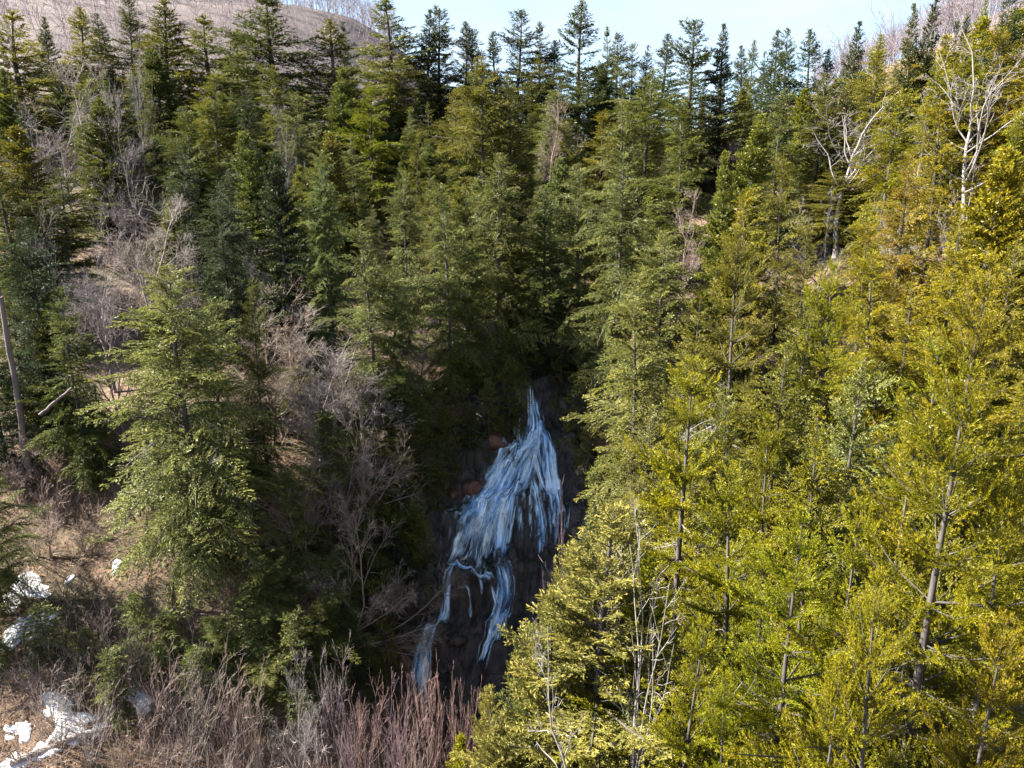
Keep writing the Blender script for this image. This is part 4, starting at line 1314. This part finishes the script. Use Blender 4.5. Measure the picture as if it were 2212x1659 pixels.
WOOD = {'white': (0.19, 0.175, 0.17), 'pale': (0.235, 0.20, 0.185), 'grey': (0.19, 0.17, 0.17), 'lilac': (0.20, 0.165, 0.17), 'brown': (0.215, 0.165, 0.135),
        'dusky': (0.13, 0.10, 0.095), 'red': (0.20, 0.125, 0.115), 'pink': (0.25, 0.185, 0.165), 'purple': (0.20, 0.14, 0.165)}


def local_rng(x, y):
    return np.random.default_rng(int(abs(x * 131.7) + abs(y * 977.3)) + 5)


def bare(model, i, u, v, H, rpx, colour, label, group, rot=None, lean=0.0, name='bare_tree', stand=None, category='tree'):
    d = -H if H < 0 else find_depth(u, v, H)
    p = at(u, v, d)
    if stand:                                   # the foot is seen apart from the tip
        ft = at(stand[0], v, d)
        bx = ft[0]
    else:
        bx = p[0]
    gz = float(ground_z(bx, d))
    h = p[2] - gz
    if not (1.5 < h < 26):
        print('HEIGHT?', label, 'd', round(d, 1), 'h', round(h, 1))
        h = min(max(h, 2.0), 22.0)
    fwd = d * CP - (p[2] - CAMZ) * SP
    m = (BARE.get(model) or SHRUBS.get(model))[i]
    R = min(rpx / FPX * fwd, m['R'] * h / m['H'] * 1.7) if rpx else m['R'] * h / m['H']
    root = bpy.data.objects.new(name, None)
    root.empty_display_size = 0.5
    COL.objects.link(root)
    root.location = (bx, d, gz)
    r = local_rng(bx, d)
    lean_y = math.atan2(p[0] - bx, h)
    root.rotation_mode = 'ZYX'
    root.rotation_euler = (0, 0, r.uniform(0, 6.28) if rot is None else rot)
    root.rotation_euler = (Vector((0, 0, 1)).rotation_difference(Vector((math.sin(lean_y), 0, math.cos(lean_y)))).to_matrix() @ root.rotation_euler.to_matrix()).to_euler('ZYX')
    root.scale = (R / m['R'], R / m['R'], h / m['H'])
    c = np.array(WOOD[colour]) * r.uniform(0.9, 1.12)
    if 'trunk' in m:
        link('trunk', m['trunk'], root, c)
        for lm in m['limbs']:
            link('limb', lm, root, c)
    else:
        for sm in m['stems']:
            link('stem', sm, root, c)
    tag(root, label, category, group)
    if category == 'tree':
        WINDOWS.append((u, v, max(rpx, 40), d))
    return root


WINDOWS = []
G_BARE, G_SHRUB = 'leafless trees among the conifers', 'leafless shrubs on the ravine floor'
BARES = [
    ('maple', 0, 160, 88, -78, 100, 'pale', 'pale grey leafless birch with a fine twiggy crown at top left'),
    ('poplar', 0, 268, 22, -80, 45, 'grey', 'dead grey leaning trunk with thin limbs before a top left spruce'),
    ('maple', 1, 55, 205, -68, 110, 'lilac', 'greyish twiggy tree under the left skyline, near the photo edge'),
    ('maple', 2, 245, 240, -66, 90, 'lilac', 'lilac-grey leafless tree right of the golden-topped fir'),
    ('maple', 2, 40, 330, -60, 110, 'grey', 'low tangled leafless tree at the left edge under the big cut-off fir'),
    ('maple', 0, 300, 375, -52, 130, 'pale', 'pale leafless tree spreading above the largest left hemlock'),
    ('maple', 1, 190, 415, -50, 100, 'lilac', 'lilac leafless tree left of the pale spreading one'),
    ('maple', 2, 400, 490, -50, 75, 'pale', 'thin pale leafless tree leaning right in the dark hollow'),
    ('umbrella', 0, 548, 490, -54, 66, 'white', 'small white leafless tree with a flat umbrella crown in dark shade'),
    ('maple', 0, 615, 585, -47, 145, 'brown', 'brown leafless maple with a rounded crown left of centre'),
    ('maple', 1, 705, 650, -45, 165, 'pale', 'pale twiggy maple joining the brown rounded one on its right'),
    ('maple', 2, 965, 640, -52, 110, 'dusky', 'dark leafless tree on the shaded ravine wall, left one of two'),
    ('maple', 0, 1065, 660, -52, 80, 'dusky', 'dark leafless tree on the shaded ravine wall, right one of two'),
    ('maple', 1, 735, 830, -40, 100, 'dusky', 'red-brown twiggy tree under the pale maple'),
    ('poplar', 0, 1850, 140, -62, 235, 'white', 'big white poplar with crooked limbs on the right slope'),
    ('poplar', 1, 2172, -30, -55, 220, 'white', 'tall white birch at the right edge, limbs spreading left'),
    ('maple', 1, 1565, 190, -85, 75, 'lilac', 'grey-lilac leafless tree below the right skyline gap'),
    ('maple', 0, 1192, 180, -82, 65, 'brown', 'brownish leafless tree below the sharp skyline spire'),
    ('maple', 2, 1490, 400, -58, 65, 'pink', 'pinkish leafless crown wedged between hemlocks right of centre'),
    ('poplar', 1, 1785, 400, -50, 110, 'grey', 'tangled grey dead tree left of the white poplar trunk'),
    ('poplar', 1, 2010, 250, -58, 95, 'pale', 'thin dead tree with curling limbs between poplar and birch'),
    ('maple', 1, 25, 920, -42, 110, 'pink', 'bare tree with a straight stem at the left edge above the snow'),
    ('maple', 0, 90, 1080, -39, 90, 'pink', 'pink-grey leafless tree beside the bluish snow'),
    ('maple', 1, 110, 130, -74, 90, 'pale', 'second pale twiggy tree left of the fine pale birch at top left'),
    ('maple', 2, 215, 120, -76, 80, 'pale', 'pale twiggy tree right of the fine pale birch at top left'),
    ('maple', 0, 310, 470, -47, 110, 'brown', 'brown-stemmed leafless tree low behind the largest left hemlock tip'),
    ('maple', 2, 215, 520, -45, 95, 'lilac', 'lilac leafless tree closest to the largest left hemlock, on its left'),
    ('maple', 1, 120, 430, -54, 90, 'grey', 'grey leafless tree between the dark left-edge hemlock and the lilac one'),
    ('maple', 1, 565, 640, -44, 95, 'brown', 'brown leafless tree left of the rounded maple crown'),
    ('maple', 0, 770, 700, -44, 125, 'pale', 'pale leafless tree on the far right of the maple cluster'),
    ('spread', 0, 905, 690, -50, 90, 'dusky', 'low dark leafless tree spreading left of the two on the ravine wall'),
    ('maple', 1, 640, 900, -39, 80, 'brown', 'thin brown leafless tree in front of the grey-green hemlock left of centre'),
    ('poplar', 1, 1700, 420, -52, 90, 'pale', 'pale dead tree with tangled limbs left of the grey dead one'),
    ('poplar', 0, 1930, 380, -50, 80, 'grey', 'grey dead tree right of the white poplar trunk'),
    ('poplar', 1, 2100, 330, -48, 90, 'pale', 'pale dead tree with low curling limbs below the right white birch'),
    ('maple', 2, 600, 220, -78, 60, 'lilac', 'lilac leafless tree under the biggest left skyline spruce'),
    ('maple', 2, 590, 670, -44.5, 130, 'brown', 'low brown leafless tree at the left foot of the rounded maple'),
    ('maple', 0, 675, 735, -43, 140, 'pale', 'pale leafless tree in front of the maple cluster'),
    ('maple', 1, 765, 785, -42, 120, 'brown', 'brown leafless tree ending the maple cluster towards the falls'),
    ('maple', 2, 640, 1400, -31, 70, 'grey', 'grey bare sapling at the bottom left of centre'),
]
for model, i, u, v, H, r, c, lab in BARES:
    bare(model, i, u, v, H, r, c, lab, G_BARE)
bare('spread', 0, 880, 1060, -37, 200, 'brown', 'red-twigged bare tree reaching its boughs towards the falls', G_BARE, stand=(715, 0))
bare('fork', 0, 1325, 1085, -19.5, 240, 'white', 'near white-barked leafless tree forking in front of the feathery cedar', G_BARE, rot=0.4, stand=(1415, 0))
bare('crooked', 0, 1275, 1350, -17, 260, 'white', 'gnarled whitish lichened tree at the bottom in front of the cedar', G_BARE, rot=2.0)
SHRUB_LIST = [
    ('alder', 0, 55, 1400, -31.5, 90, 'pink', 'leafless shrub at the left edge above the snow strip'), ('alder', 1, 150, 1400, -32, 85, 'brown', 'brown leafless shrub left of the sunny snow'),
    ('alder', 2, 250, 1365, -32, 85, 'pink', 'pinkish shrub just above the brightest snow patch'), ('alder', 1, 345, 1375, -31.5, 90, 'pink', 'tall pinkish shrub right of the brightest snow patch'),
    ('alder', 2, 430, 1410, -31, 85, 'brown', 'slanting brown shrub with pale stems, right of the snowy clearing'), ('alder', 0, 480, 1500, -29.5, 85, 'pink', 'pinkish shrub at the bottom, right end of the snowy clearing'),
    ('whip', 0, 105, 1490, -29.5, 80, 'brown', 'upright whippy shrub in front of the long log'), ('alder', 0, 370, 1520, -29, 85, 'pale', 'pale many-stemmed shrub in front of the brightest snow patch'),
    ('whip', 0, 260, 1560, -28.5, 70, 'brown', 'whippy brown shrub at the bottom left edge of the photo'), ('alder', 1, 20, 1540, -29, 80, 'brown', 'leafless shrub in the bottom left corner'),
    ('alder', 2, 560, 1560, -29.5, 70, 'pale', 'pale thin shrub left of the arching grey one'),
    ('alder', 1, 95, 1440, -30.8, 80, 'pale', 'pale leafless shrub between the bluish snow and the sunny snow'), ('alder', 0, 200, 1440, -30.5, 80, 'pink', 'dense pink shrub rising out of the sunny snow'),
    ('alder', 2, 300, 1450, -30.2, 85, 'pink', 'pink shrub standing right before the brightest snow patch'), ('alder', 1, 395, 1455, -30.2, 85, 'pale', 'pale shrub beside the slanting brown one'),
    ('alder', 2, 60, 1570, -28, 80, 'pink', 'pink shrub low in the bottom left, before the log end'), ('alder', 1, 170, 1500, -29, 80, 'pale', 'pale shrub right above the middle of the long log'),
    ('alder', 0, 320, 1600, -27.5, 85, 'pink', 'pink shrub cut by the bottom edge below the brightest snow'), ('alder', 2, 450, 1580, -28, 85, 'pale', 'pale slanting shrub cut by the bottom edge, right of the clearing'),
    ('alder', 0, 540, 1480, -30.5, 70, 'brown', 'brown shrub at the edge of the dark hemlocks by the clearing'), ('whip', 0, 215, 1290, -35, 60, 'pink', 'low pink shrub beside the tiny snow remnant'),
    ('alder', 1, 60, 1100, -39, 80, 'pink', 'pink shrub above the upper bluish snow'), ('alder', 2, 130, 1175, -36.5, 80, 'brown', 'brown shrub right of the upper bluish snow'),
    ('alder', 0, 20, 960, -42, 85, 'pink', 'pink shrub at the left edge below the leaning stem'), ('alder', 2, 620, 1560, -28.5, 75, 'lilac', 'lilac shrub left of the arching one, by the bottom edge'),
    ('alder', 0, 745, 1480, -29.5, 70, 'purple', 'purple shrub directly behind the arching grey one'), ('alder', 2, 860, 1400, -32, 65, 'red', 'red-stemmed shrub nearest the lowest cascade on its left'),
    ('alder', 1, 105, 1000, -41, 85, 'pink', 'pink shrub left of the broken leaning trunk'), ('alder', 2, 170, 1090, -39, 80, 'brown', 'brown shrub under the left boughs of the largest left hemlock'),
    ('alder', 0, 35, 1170, -37, 80, 'pale', 'pale shrub at the left edge just over the upper bluish snow'), ('alder', 2, 75, 930, -43, 80, 'lilac', 'lilac shrub beside the foot of the grey leaning stem'),
    ('alder', 1, 150, 950, -43, 75, 'pink', 'pink shrub below the broken leaning trunk'),
    ('alder', 0, 175, 1340, -33, 80, 'pink', 'pink shrub between the sapling row and the bluish snow'), ('alder', 2, 430, 1360, -32.5, 80, 'pale', 'pale shrub at the foot of the small dark hemlock'),
    ('alder', 1, 500, 1420, -31.5, 75, 'pink', 'pink shrub before the low bushy hemlock'), ('alder', 2, 120, 1330, -33.5, 75, 'pale', 'pale shrub right beside the bluish snow'),
    ('alder', 0, 270, 1330, -33, 80, 'brown', 'brown shrub over the brown leaf patch'),
    ('arch', 0, 690, 1530, -28.5, 110, 'pale', 'arching grey shrub with drooping branches at bottom centre'), ('alder', 0, 700, 1370, -32.5, 70, 'lilac', 'lilac-stemmed shrub behind the arching grey one'),
    ('alder', 2, 770, 1415, -31, 75, 'red', 'reddish upright shrub left of the lowest cascade'), ('alder', 1, 840, 1450, -30.5, 75, 'purple', 'purple-red shrub just below the lowest cascade'),
    ('whip', 0, 930, 1395, -32, 70, 'red', 'rust-red whippy shrub right of the lowest cascade'), ('whip', 0, 985, 1430, -31, 65, 'red', 'red-brown whippy shrub against the feathery cedar'),
    ('alder', 1, 900, 1530, -29, 70, 'pink', 'pink-grey shrub at the bottom edge below the falls'), ('alder', 0, 800, 1550, -28.5, 75, 'lilac', 'lilac-grey shrub at the bottom right of the arching one'),
    ('alder', 2, 1262, 1010, -24.5, 85, 'purple', 'purple-twigged shrub rising behind the cedar top beside the falls'),
]
for model, i, u, v, H, r, c, lab in SHRUB_LIST:
    bare(model, i, u, v, H, r, c, lab, G_SHRUB, name='bare_shrub', category='shrub')


# ------------------------------------------------------------------ logs and leaning dead trunks
def log(pts, r0, r1, colour, label):
    pts = np.array(pts, float)
    t = np.linspace(0, 1, 10)
    tt = np.linspace(0, 1, len(pts))
    P = np.stack([np.interp(t, tt, pts[:, j]) for j in range(3)], 1)
    c = P.mean(0)
    rg = local_rng(*c[:2])
    P = P - c + rg.normal(0, r0 * 0.25, P.shape)
    v, q = tubes(P[None], np.linspace(r0, r1, 10)[None] * rg.uniform(0.9, 1.1, 10), 10)
    parts = [(v, q)]
    st, sr = P[2:9:2], 0
    for s in st:
        dd = norm(rg.normal(size=3) + np.array((0, 0, 0.8)))
        e = np.stack([s, s + dd * r0 * 2, s + dd * r0 * 4 + rg.normal(0, 0.05, 3)])
        parts.append(tubes(e[None], np.array([[r0 * 0.25, r0 * 0.2, r0 * 0.08]]), 5))
    v, q = merge(parts)
    o = link('log', mesh_from('log', v, q, None, M_PALE, None, True), None, WOOD[colour])
    o.location = c
    tag(o, label, 'log')
    return o


def on_ground(u, v, up=0.12):
    return meet(u, v, ground_z) + np.array((0, 0, up))


log([on_ground(25, 1655), on_ground(150, 1606), on_ground(265, 1566)], 0.20, 0.12, 'pale', 'long pale fallen log lying beside the sunny snow strip')
log([at(86, 897, 40), at(120, 868, 40.5), at(157, 836, 41)], 0.09, 0.07, 'dusky', 'leaning broken dead trunk left of the largest pale green hemlock')
log([at(62, 1010, 42), at(36, 850, 42), at(14, 720, 42), at(-6, 610, 42)], 0.20, 0.12, 'dusky', 'thick grey leaning stem without boughs at the left photo edge')


# ------------------------------------------------------------------ snow
def snow(u, v, size, asp, label, i):
    c = meet(u, v, ground_z)
    rg = np.random.default_rng(300 + i)
    m, n = 44, 9
    th = np.linspace(0, 2 * np.pi, m, endpoint=False)
    out = size * 1.15 * (1 + 1.1 * fbm(np.cos(th) * 1.5 + i * 7, np.sin(th) * 1.5, 3, i))
    rr = np.linspace(0.02, 1, n)
    X = c[0] + out[None] * rr[:, None] * np.cos(th) * asp
    Y = c[1] + out[None] * rr[:, None] * np.sin(th)
    top = ground_z(X, Y) + 0.02 + 0.06 * np.sqrt(np.clip(1 - rr[:, None] ** 2, 0, 1)) + 0.06 * fbm(X * 2, Y * 2, 3, i)
    top[-1] = ground_z(X[-1], Y[-1]) - 0.08
    V = np.stack([X, Y, top], -1).reshape(-1, 3) - c
    ix = np.arange(n * m).reshape(n, m)
    r2 = np.roll(ix, -1, 1)
    q = np.stack([ix[:-1], ix[1:], r2[1:], r2[:-1]], -1).reshape(-1, 4)
    o = link('snow_patch', mesh_from('snow_patch', V, q, None, M_SNOW, None, True))
    o.location = c
    tag(o, label, 'snow patch', 'snow patches on the left bank')


SNOWS = [
    (50, 1280, 1.0, 1.3, 'bluish snow patch in shade at the left edge, the upper big one'), (80, 1345, 0.8, 1.0, 'bluish shaded snow patch below the upper big one'),
    (25, 1375, 0.9, 0.7, 'bluish shaded snow patch touching the left photo edge'), (255, 1222, 0.42, 1.1, 'tiny snow remnant under the largest pale green hemlock'),
    (150, 1255, 0.26, 1.1, 'speck of snow left of the tiny remnant under the big hemlock'), (135, 1545, 0.8, 1.7, 'sunlit snow patch above the long fallen log'),
    (285, 1498, 0.45, 1.2, 'brightest sunlit snow patch, farthest right in the clearing'), (305, 1520, 0.5, 1.2, 'sunlit snow right below the brightest patch'),
    (240, 1543, 0.5, 1.2, 'sunlit snow patch in the middle of the clearing'), (47, 1585, 0.5, 1.3, 'small sunlit snow patch at lower left by the shrubs'),
    (165, 1588, 0.6, 2.2, 'long snow strip along the upper side of the fallen log'), (215, 1572, 0.3, 1.5, 'short snow strip at the right end of the fallen log'),
    (90, 1625, 0.45, 2.0, 'snow strip at the lower left end of the fallen log'), (30, 1650, 0.5, 1.5, 'snow patch in the bottom left corner of the photo'),
]
for i, (u, v, s, a, lab) in enumerate(SNOWS):
    snow(u, v, s * 0.8, a, lab, i)

# ------------------------------------------------------------------ far leafless woods on the hilltops
def far_woods():
    rg = np.random.default_rng(77)
    parts = []
    xs, ys = [], []
    while len(xs) < 1150:
        x, y = rg.uniform(-250, 270), rg.uniform(140, 320)
        u, v = project(x, y, float(ground_z(x, y)) + 8)
        if (-60 < u < 860 or 1760 < u < 2290) and v < 260:
            xs.append(x)
            ys.append(y)
    for u in list(np.arange(-20, 880, 4.5)) + list(np.arange(1850, 2260, 4.5)):      # closer along the crest
        a, b = ray(u, 300)
        d = np.arange(140, 330, 4.0)
        i = int(np.argmax((ground_z(a * d, d) - CAMZ) / d))
        xs.append(a * d[i] + rg.normal(0, 2))
        ys.append(d[i] + rg.uniform(-14, 8))
    xs, ys = np.array(xs), np.array(ys)
    n = len(xs)
    zs = ground_z(xs, ys)
    h = rg.uniform(8, 14, n)
    st = np.stack([xs, ys, zs - 0.3], 1)
    tp, tr = grow(st, np.tile((0, 0, 1.0), (n, 1)) + rg.normal(0, 0.12, (n, 3)), h * 0.75, np.full(n, 0.09), 4, 0.08, 0.05, rg, 0.4)
    parts.append(tubes(tp[:, ::3], tr[:, ::3], 3))
    ids = np.zeros(n, int)
    p, d, ln, r, g = spawn(tp, tr, h * 0.9, ids, 8, 0.2, 1.0, (0.35, 0.9), 0.6, 0.6, rg, 0.035)
    bp, br = grow(p, d, ln, r, 2, 0.1, 0.15, rg, 0.5)
    parts.append(tubes(bp, br, 3))
    p, d, ln, r, g = spawn(bp, br, ln, g, 3, 0.15, 1.0, (0.3, 0.8), 0.75, 0.8, rg, 0.03)
    bp, br = grow(p, d, ln, r, 2, 0.1, 0.1, rg, 0.6)
    parts.append(tubes(bp, br, 3))
    v, q = merge(parts)
    print('MODEL far woods', len(q) * 2)
    o = link('leafless_woods', mesh_from('leafless_woods', v, q, None, M_PALE, None, False), None, (0.20, 0.165, 0.18))  # lavender-grey bark colour stands in for haze over the hills
    tag(o, 'pinkish leafless woods covering the far hilltops', None, None, 'stuff')


far_woods()


# ------------------------------------------------------------------ fallen leaves in the clearing
def leaf_litter():
    rg = np.random.default_rng(5)
    n = 18000
    x, y = rg.uniform(-34, 4, n), rg.uniform(25, 46, n)
    z = ground_z(x, y) + rg.uniform(0.01, 0.06, n)
    ok = rock_mask(x, y) < 0.05
    x, y, z = x[ok], y[ok], z[ok]
    n = len(x)
    dv = norm(np.stack([rg.normal(size=n), rg.normal(size=n), rg.normal(0, 0.3, n)], 1))
    nn = norm(np.array((0, 0, 1.0)) + rg.normal(0, 0.35, (n, 3)))
    nn = norm(nn - dv * np.sum(nn * dv, 1, keepdims=True))
    v = diamonds(np.stack([x, y, z], 1), dv, nn, rg.uniform(0.08, 0.16, n), rg.uniform(0.05, 0.10, n))
    o = link('leaf_litter', mesh_from('leaf_litter', v.reshape(-1, 3), np.arange(n * 4).reshape(-1, 4), None, M_NEEDLE, rg.random(n)), None, (0.22, 0.105, 0.045))
    tag(o, 'orange-brown fallen leaves lying on the left bank', None, None, 'stuff')


leaf_litter()


# ------------------------------------------------------------------ fallen twigs and brush on the left bank
def brush():
    rg = np.random.default_rng(15)
    n = 3400
    x, y = rg.uniform(-36, 6, n), rg.uniform(26, 47, n)
    ok = rock_mask(x, y) < 0.05
    x, y = x[ok], y[ok]
    n = len(x)
    st = np.stack([x, y, ground_z(x, y) + 0.03], 1)
    up = rg.random(n) < 0.45
    d = np.stack([rg.normal(size=n), rg.normal(size=n), np.where(up, rg.uniform(1.0, 3.0, n), rg.uniform(0.0, 0.3, n))], 1)
    ln = np.where(up, rg.uniform(0.5, 2.2, n), rg.uniform(0.5, 2.0, n))
    pts, rad = grow(st, d, ln, rg.uniform(0.008, 0.020, n), 4, 0.12, 0.0, rg, 0.35)
    g = np.zeros(n, int)
    parts = [tubes(pts, rad, 3)]
    p, dd, l2, r2, g = spawn(pts, rad, ln, g, 4, 0.3, 1.0, (0.4, 1.0), 0.5, 0.6, rg, 0.006)
    q, w = grow(p, dd, l2, r2, 2, 0.1, 0.0, rg, 0.5)
    parts.append(tubes(q, w, 3))
    v, f = merge(parts)
    o = link('brush', mesh_from('brush', v, f, None, M_PALE, None, False), None, (0.26, 0.205, 0.175))
    tag(o, 'fallen twigs and low leafless brush over the left bank', None, None, 'stuff')


brush()

# ------------------------------------------------------------------ the rest of the forest
LANDMARKS = [
    (1150, 850, 'the waterfall head'), (1850, 480, 'the white poplar trunk'), (1850, 220, 'the white poplar crown'), (1040, 200, 'the golden-crowned giant hemlock'),
    (700, 420, 'the tall sunlit hemlock'), (640, 680, 'the brown leafless maple'), (2175, 150, 'the right white birch'), (1252, 60, 'the tallest skyline spruce'),
    (1512, 100, 'the round-topped skyline spruce'), (160, 170, 'the pale top-left birch'), (1280, 1300, 'the feathery cedar'), (548, 520, 'the small white umbrella tree'),
    (1490, 440, 'the pinkish leafless crown'), (207, 260, 'the golden-topped fir'), (830, 80, 'the full skyline spruce'), (585, 80, 'the biggest left skyline spruce'),
    (707, 100, 'the slender skyline spruce'), (370, 800, 'the largest pale left hemlock'), (1608, 620, 'the dark-stemmed olive spruce'), (1822, 680, 'the grey-stemmed spruce'),
    (1968, 400, 'the orange-tinged hemlock'), (1735, 1300, 'the near bare-stemmed spruce'), (2105, 1000, 'the huge lichened spruce'), (1505, 900, 'the bright falls-side spruce'),
    (1010, 720, 'the two dark leafless trees'), (352, 90, 'the fourth skyline spruce'), (1121, 90, 'the sharp skyline spire'), (1700, 120, 'the close skyline pair'),
    (1855, 90, 'the dense skyline cone'), (2000, 40, 'the ragged ridge pair'), (300, 470, 'the pale spreading leafless tree'), (1402, 220, 'the large lit hemlock'),
    (1630, 310, 'the dark-stemmed fir'), (1075, 430, 'the broad central hemlock'), (1868, 850, 'the brownish dead-tipped hemlock'), (2120, 640, 'the big golden edge spruce'),
    (60, 560, 'the dark left-edge hemlock'), (1440, 620, 'the hemlock over the falls'),
]
SKIP = set()
SKIP.update((167, 171, 214, 244, 265, 266, 292, 293, 320, 321, 322, 329, 340, 351, 359, 380, 381, 382, 389, 408, 409, 411, 412, 420, 440, 452, 461, 464, 467, 472, 473, 474, 485, 486, 491, 493, 497, 498, 501, 503, 505, 506, 507, 520, 524, 527, 535, 538, 539, 540, 541, 554, 555, 556, 557, 559, 561, 563, 564, 566, 568, 569, 570, 571, 572, 573, 575, 590, 591, 592, 593, 594, 595, 596, 599, 600, 602, 603, 604, 605, 606, 607, 608, 610, 612))   # places that nothing shows of


def skyline_v(u):
    return np.interp(u, [-100, 0, 250, 600, 800, 1250, 1700, 1850, 2000, 2300], [130, 130, 130, 150, 150, 170, 170, 130, 90, 60])


def fillers():
    rg = np.random.default_rng(909)
    found = []
    y = 15.0
    while y < 122:
        step = 3.0 + 0.022 * y
        w = 0.80 * y + 6
        for x in np.arange(-w, w, step):
            px, py = x + rg.uniform(-0.45, 0.45) * step, y + rg.uniform(-0.45, 0.45) * step
            hh, tone, kindr, rr = rg.uniform(7.5, 13.5), rg.random(), rg.random(), rg.uniform(0.19, 0.27)
            found.append((px, py, hh, tone, kindr, rr))
        y += step
    out = []
    for idx, (x, y, h, tone, kindr, rr) in enumerate(found):
        if idx in SKIP:
            continue
        gz = float(ground_z(x, y))
        u, v = project(x, y, gz + h)
        ub, vb = project(x, y, gz)
        fwd = y * CP - (gz + h * 0.4 - CAMZ) * SP
        R = h * rr
        rp = R / fwd * FPX
        if u < -120 or u > 2330 or v > 1700:
            continue
        if rock_mask(x, y) > 0.02:
            continue
        while v < skyline_v(u) + 15 and h > 5:
            h -= 1
            R = h * rr
            u, v = project(x, y, gz + h)
        if v < skyline_v(u):
            continue
        # keep the open view of the falls, the clearing and the large near trees
        if y < 52 and u + rp > 870 and u - rp < 1250 and vb > 830:
            continue
        if y < 47 and u < 1000 and vb > 830 and x < 2:
            continue
        if y < 37 and u - rp < 1330 and u > 700:
            continue
        if y < 60 and 520 < u < 1130 and v < 860 and vb > 640:
            continue
        if 46 < y < 52 and 120 < u < 460 and vb > 400:
            continue
        if y < 62 and 1690 < u + rp * 0.5 and u - rp * 0.5 < 1960 and v < 560:
            continue
        if y < 27 and v < 1000:
            continue
        if any(y < wd + 1 and abs(u - wu) < wr + rp * 0.6 and v < wv + min(2.0 * wr, 220) and vb > wv for wu, wv, wr, wd in WINDOWS):
            continue
        near = [1 for (a, b, r2, h2, nm) in PLACED if (a - x) ** 2 + (b - y) ** 2 < (1.4 + 0.012 * y) ** 2]
        if near:
            continue
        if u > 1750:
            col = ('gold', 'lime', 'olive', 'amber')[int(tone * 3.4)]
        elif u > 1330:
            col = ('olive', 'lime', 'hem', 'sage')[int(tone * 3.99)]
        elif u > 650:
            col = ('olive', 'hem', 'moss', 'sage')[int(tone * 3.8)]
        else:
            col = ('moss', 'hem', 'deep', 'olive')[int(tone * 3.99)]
        kind = 'hemlock' if kindr < 0.6 else 'fir'
        if y < 34 and u > 1330:
            kind = 'spruce' if kindr < 0.75 else 'hemlock'
            col = ('lime', 'gold', 'olive')[int(tone * 2.99)]
        if y > 95 and kindr > 0.45:
            kind, col = 'spire', 'moss'
        out.append([idx, kind, x, y, gz, h, R, col, u, v])
    sizes = [(8.8, 'low'), (11.2, 'middling'), (99, 'tall')]
    tones = {'gold': 'golden', 'lime': 'yellow-green', 'olive': 'olive', 'amber': 'amber', 'hem': 'grey-green', 'sage': 'pale green', 'moss': 'mossy green', 'deep': 'dark green'}
    kinds = {'hemlock': 'hemlock', 'fir': 'fir', 'spruce': 'spruce', 'spire': 'spruce'}
    byl = {}
    for row in out:
        idx, kind, x, y, gz, h, R, col, u, v = row
        lu, lv, ln = min(LANDMARKS, key=lambda L: (L[0] - u) ** 2 + (L[1] - v) ** 2)
        dx, dy = u - lu, v - lv
        ad = math.hypot(dx, dy)
        word = 'close' if ad < 55 else ('somewhat' if ad < 130 else 'well')
        ang = math.degrees(math.atan2(-dy, dx)) % 360
        rel = ['right of', 'up and right of', 'above', 'up and left of', 'left of', 'down and left of', 'below', 'down and right of'][int(((ang + 22.5) % 360) // 45)]
        sz = next(s for lim, s in sizes if h < lim)
        base = '%s %s %s %s %s %s' % (sz, tones[col], kinds[kind], word, rel, ln)
        byl.setdefault(base, []).append(row)
    for base, rows in byl.items():
        rows.sort(key=lambda r: r[8])
        for k, row in enumerate(rows):
            lab = base
            if len(rows) == 2:
                lab = ('left-hand ', 'right-hand ')[k] + base
            elif len(rows) > 2:
                lab = ['first', 'second', 'third', 'fourth', 'fifth', 'sixth', 'seventh', 'eighth', 'ninth', 'tenth', 'eleventh', 'twelfth'][min(k, 11)] + '-from-left ' + base
            idx, kind, x, y, gz, h, R, col, u, v = row
            g = G_LEFT if (u < 800 and y < 48) else (G_RIGHT if u > 1330 and (y < 60 or u > 1750) else G_FAR)
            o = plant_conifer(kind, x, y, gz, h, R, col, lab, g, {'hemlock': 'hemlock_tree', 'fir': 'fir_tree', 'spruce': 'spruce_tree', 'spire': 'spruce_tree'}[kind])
            if DEV:
                o['filler'] = idx
    print('FILLERS', len(out))


DEV = False
fillers()
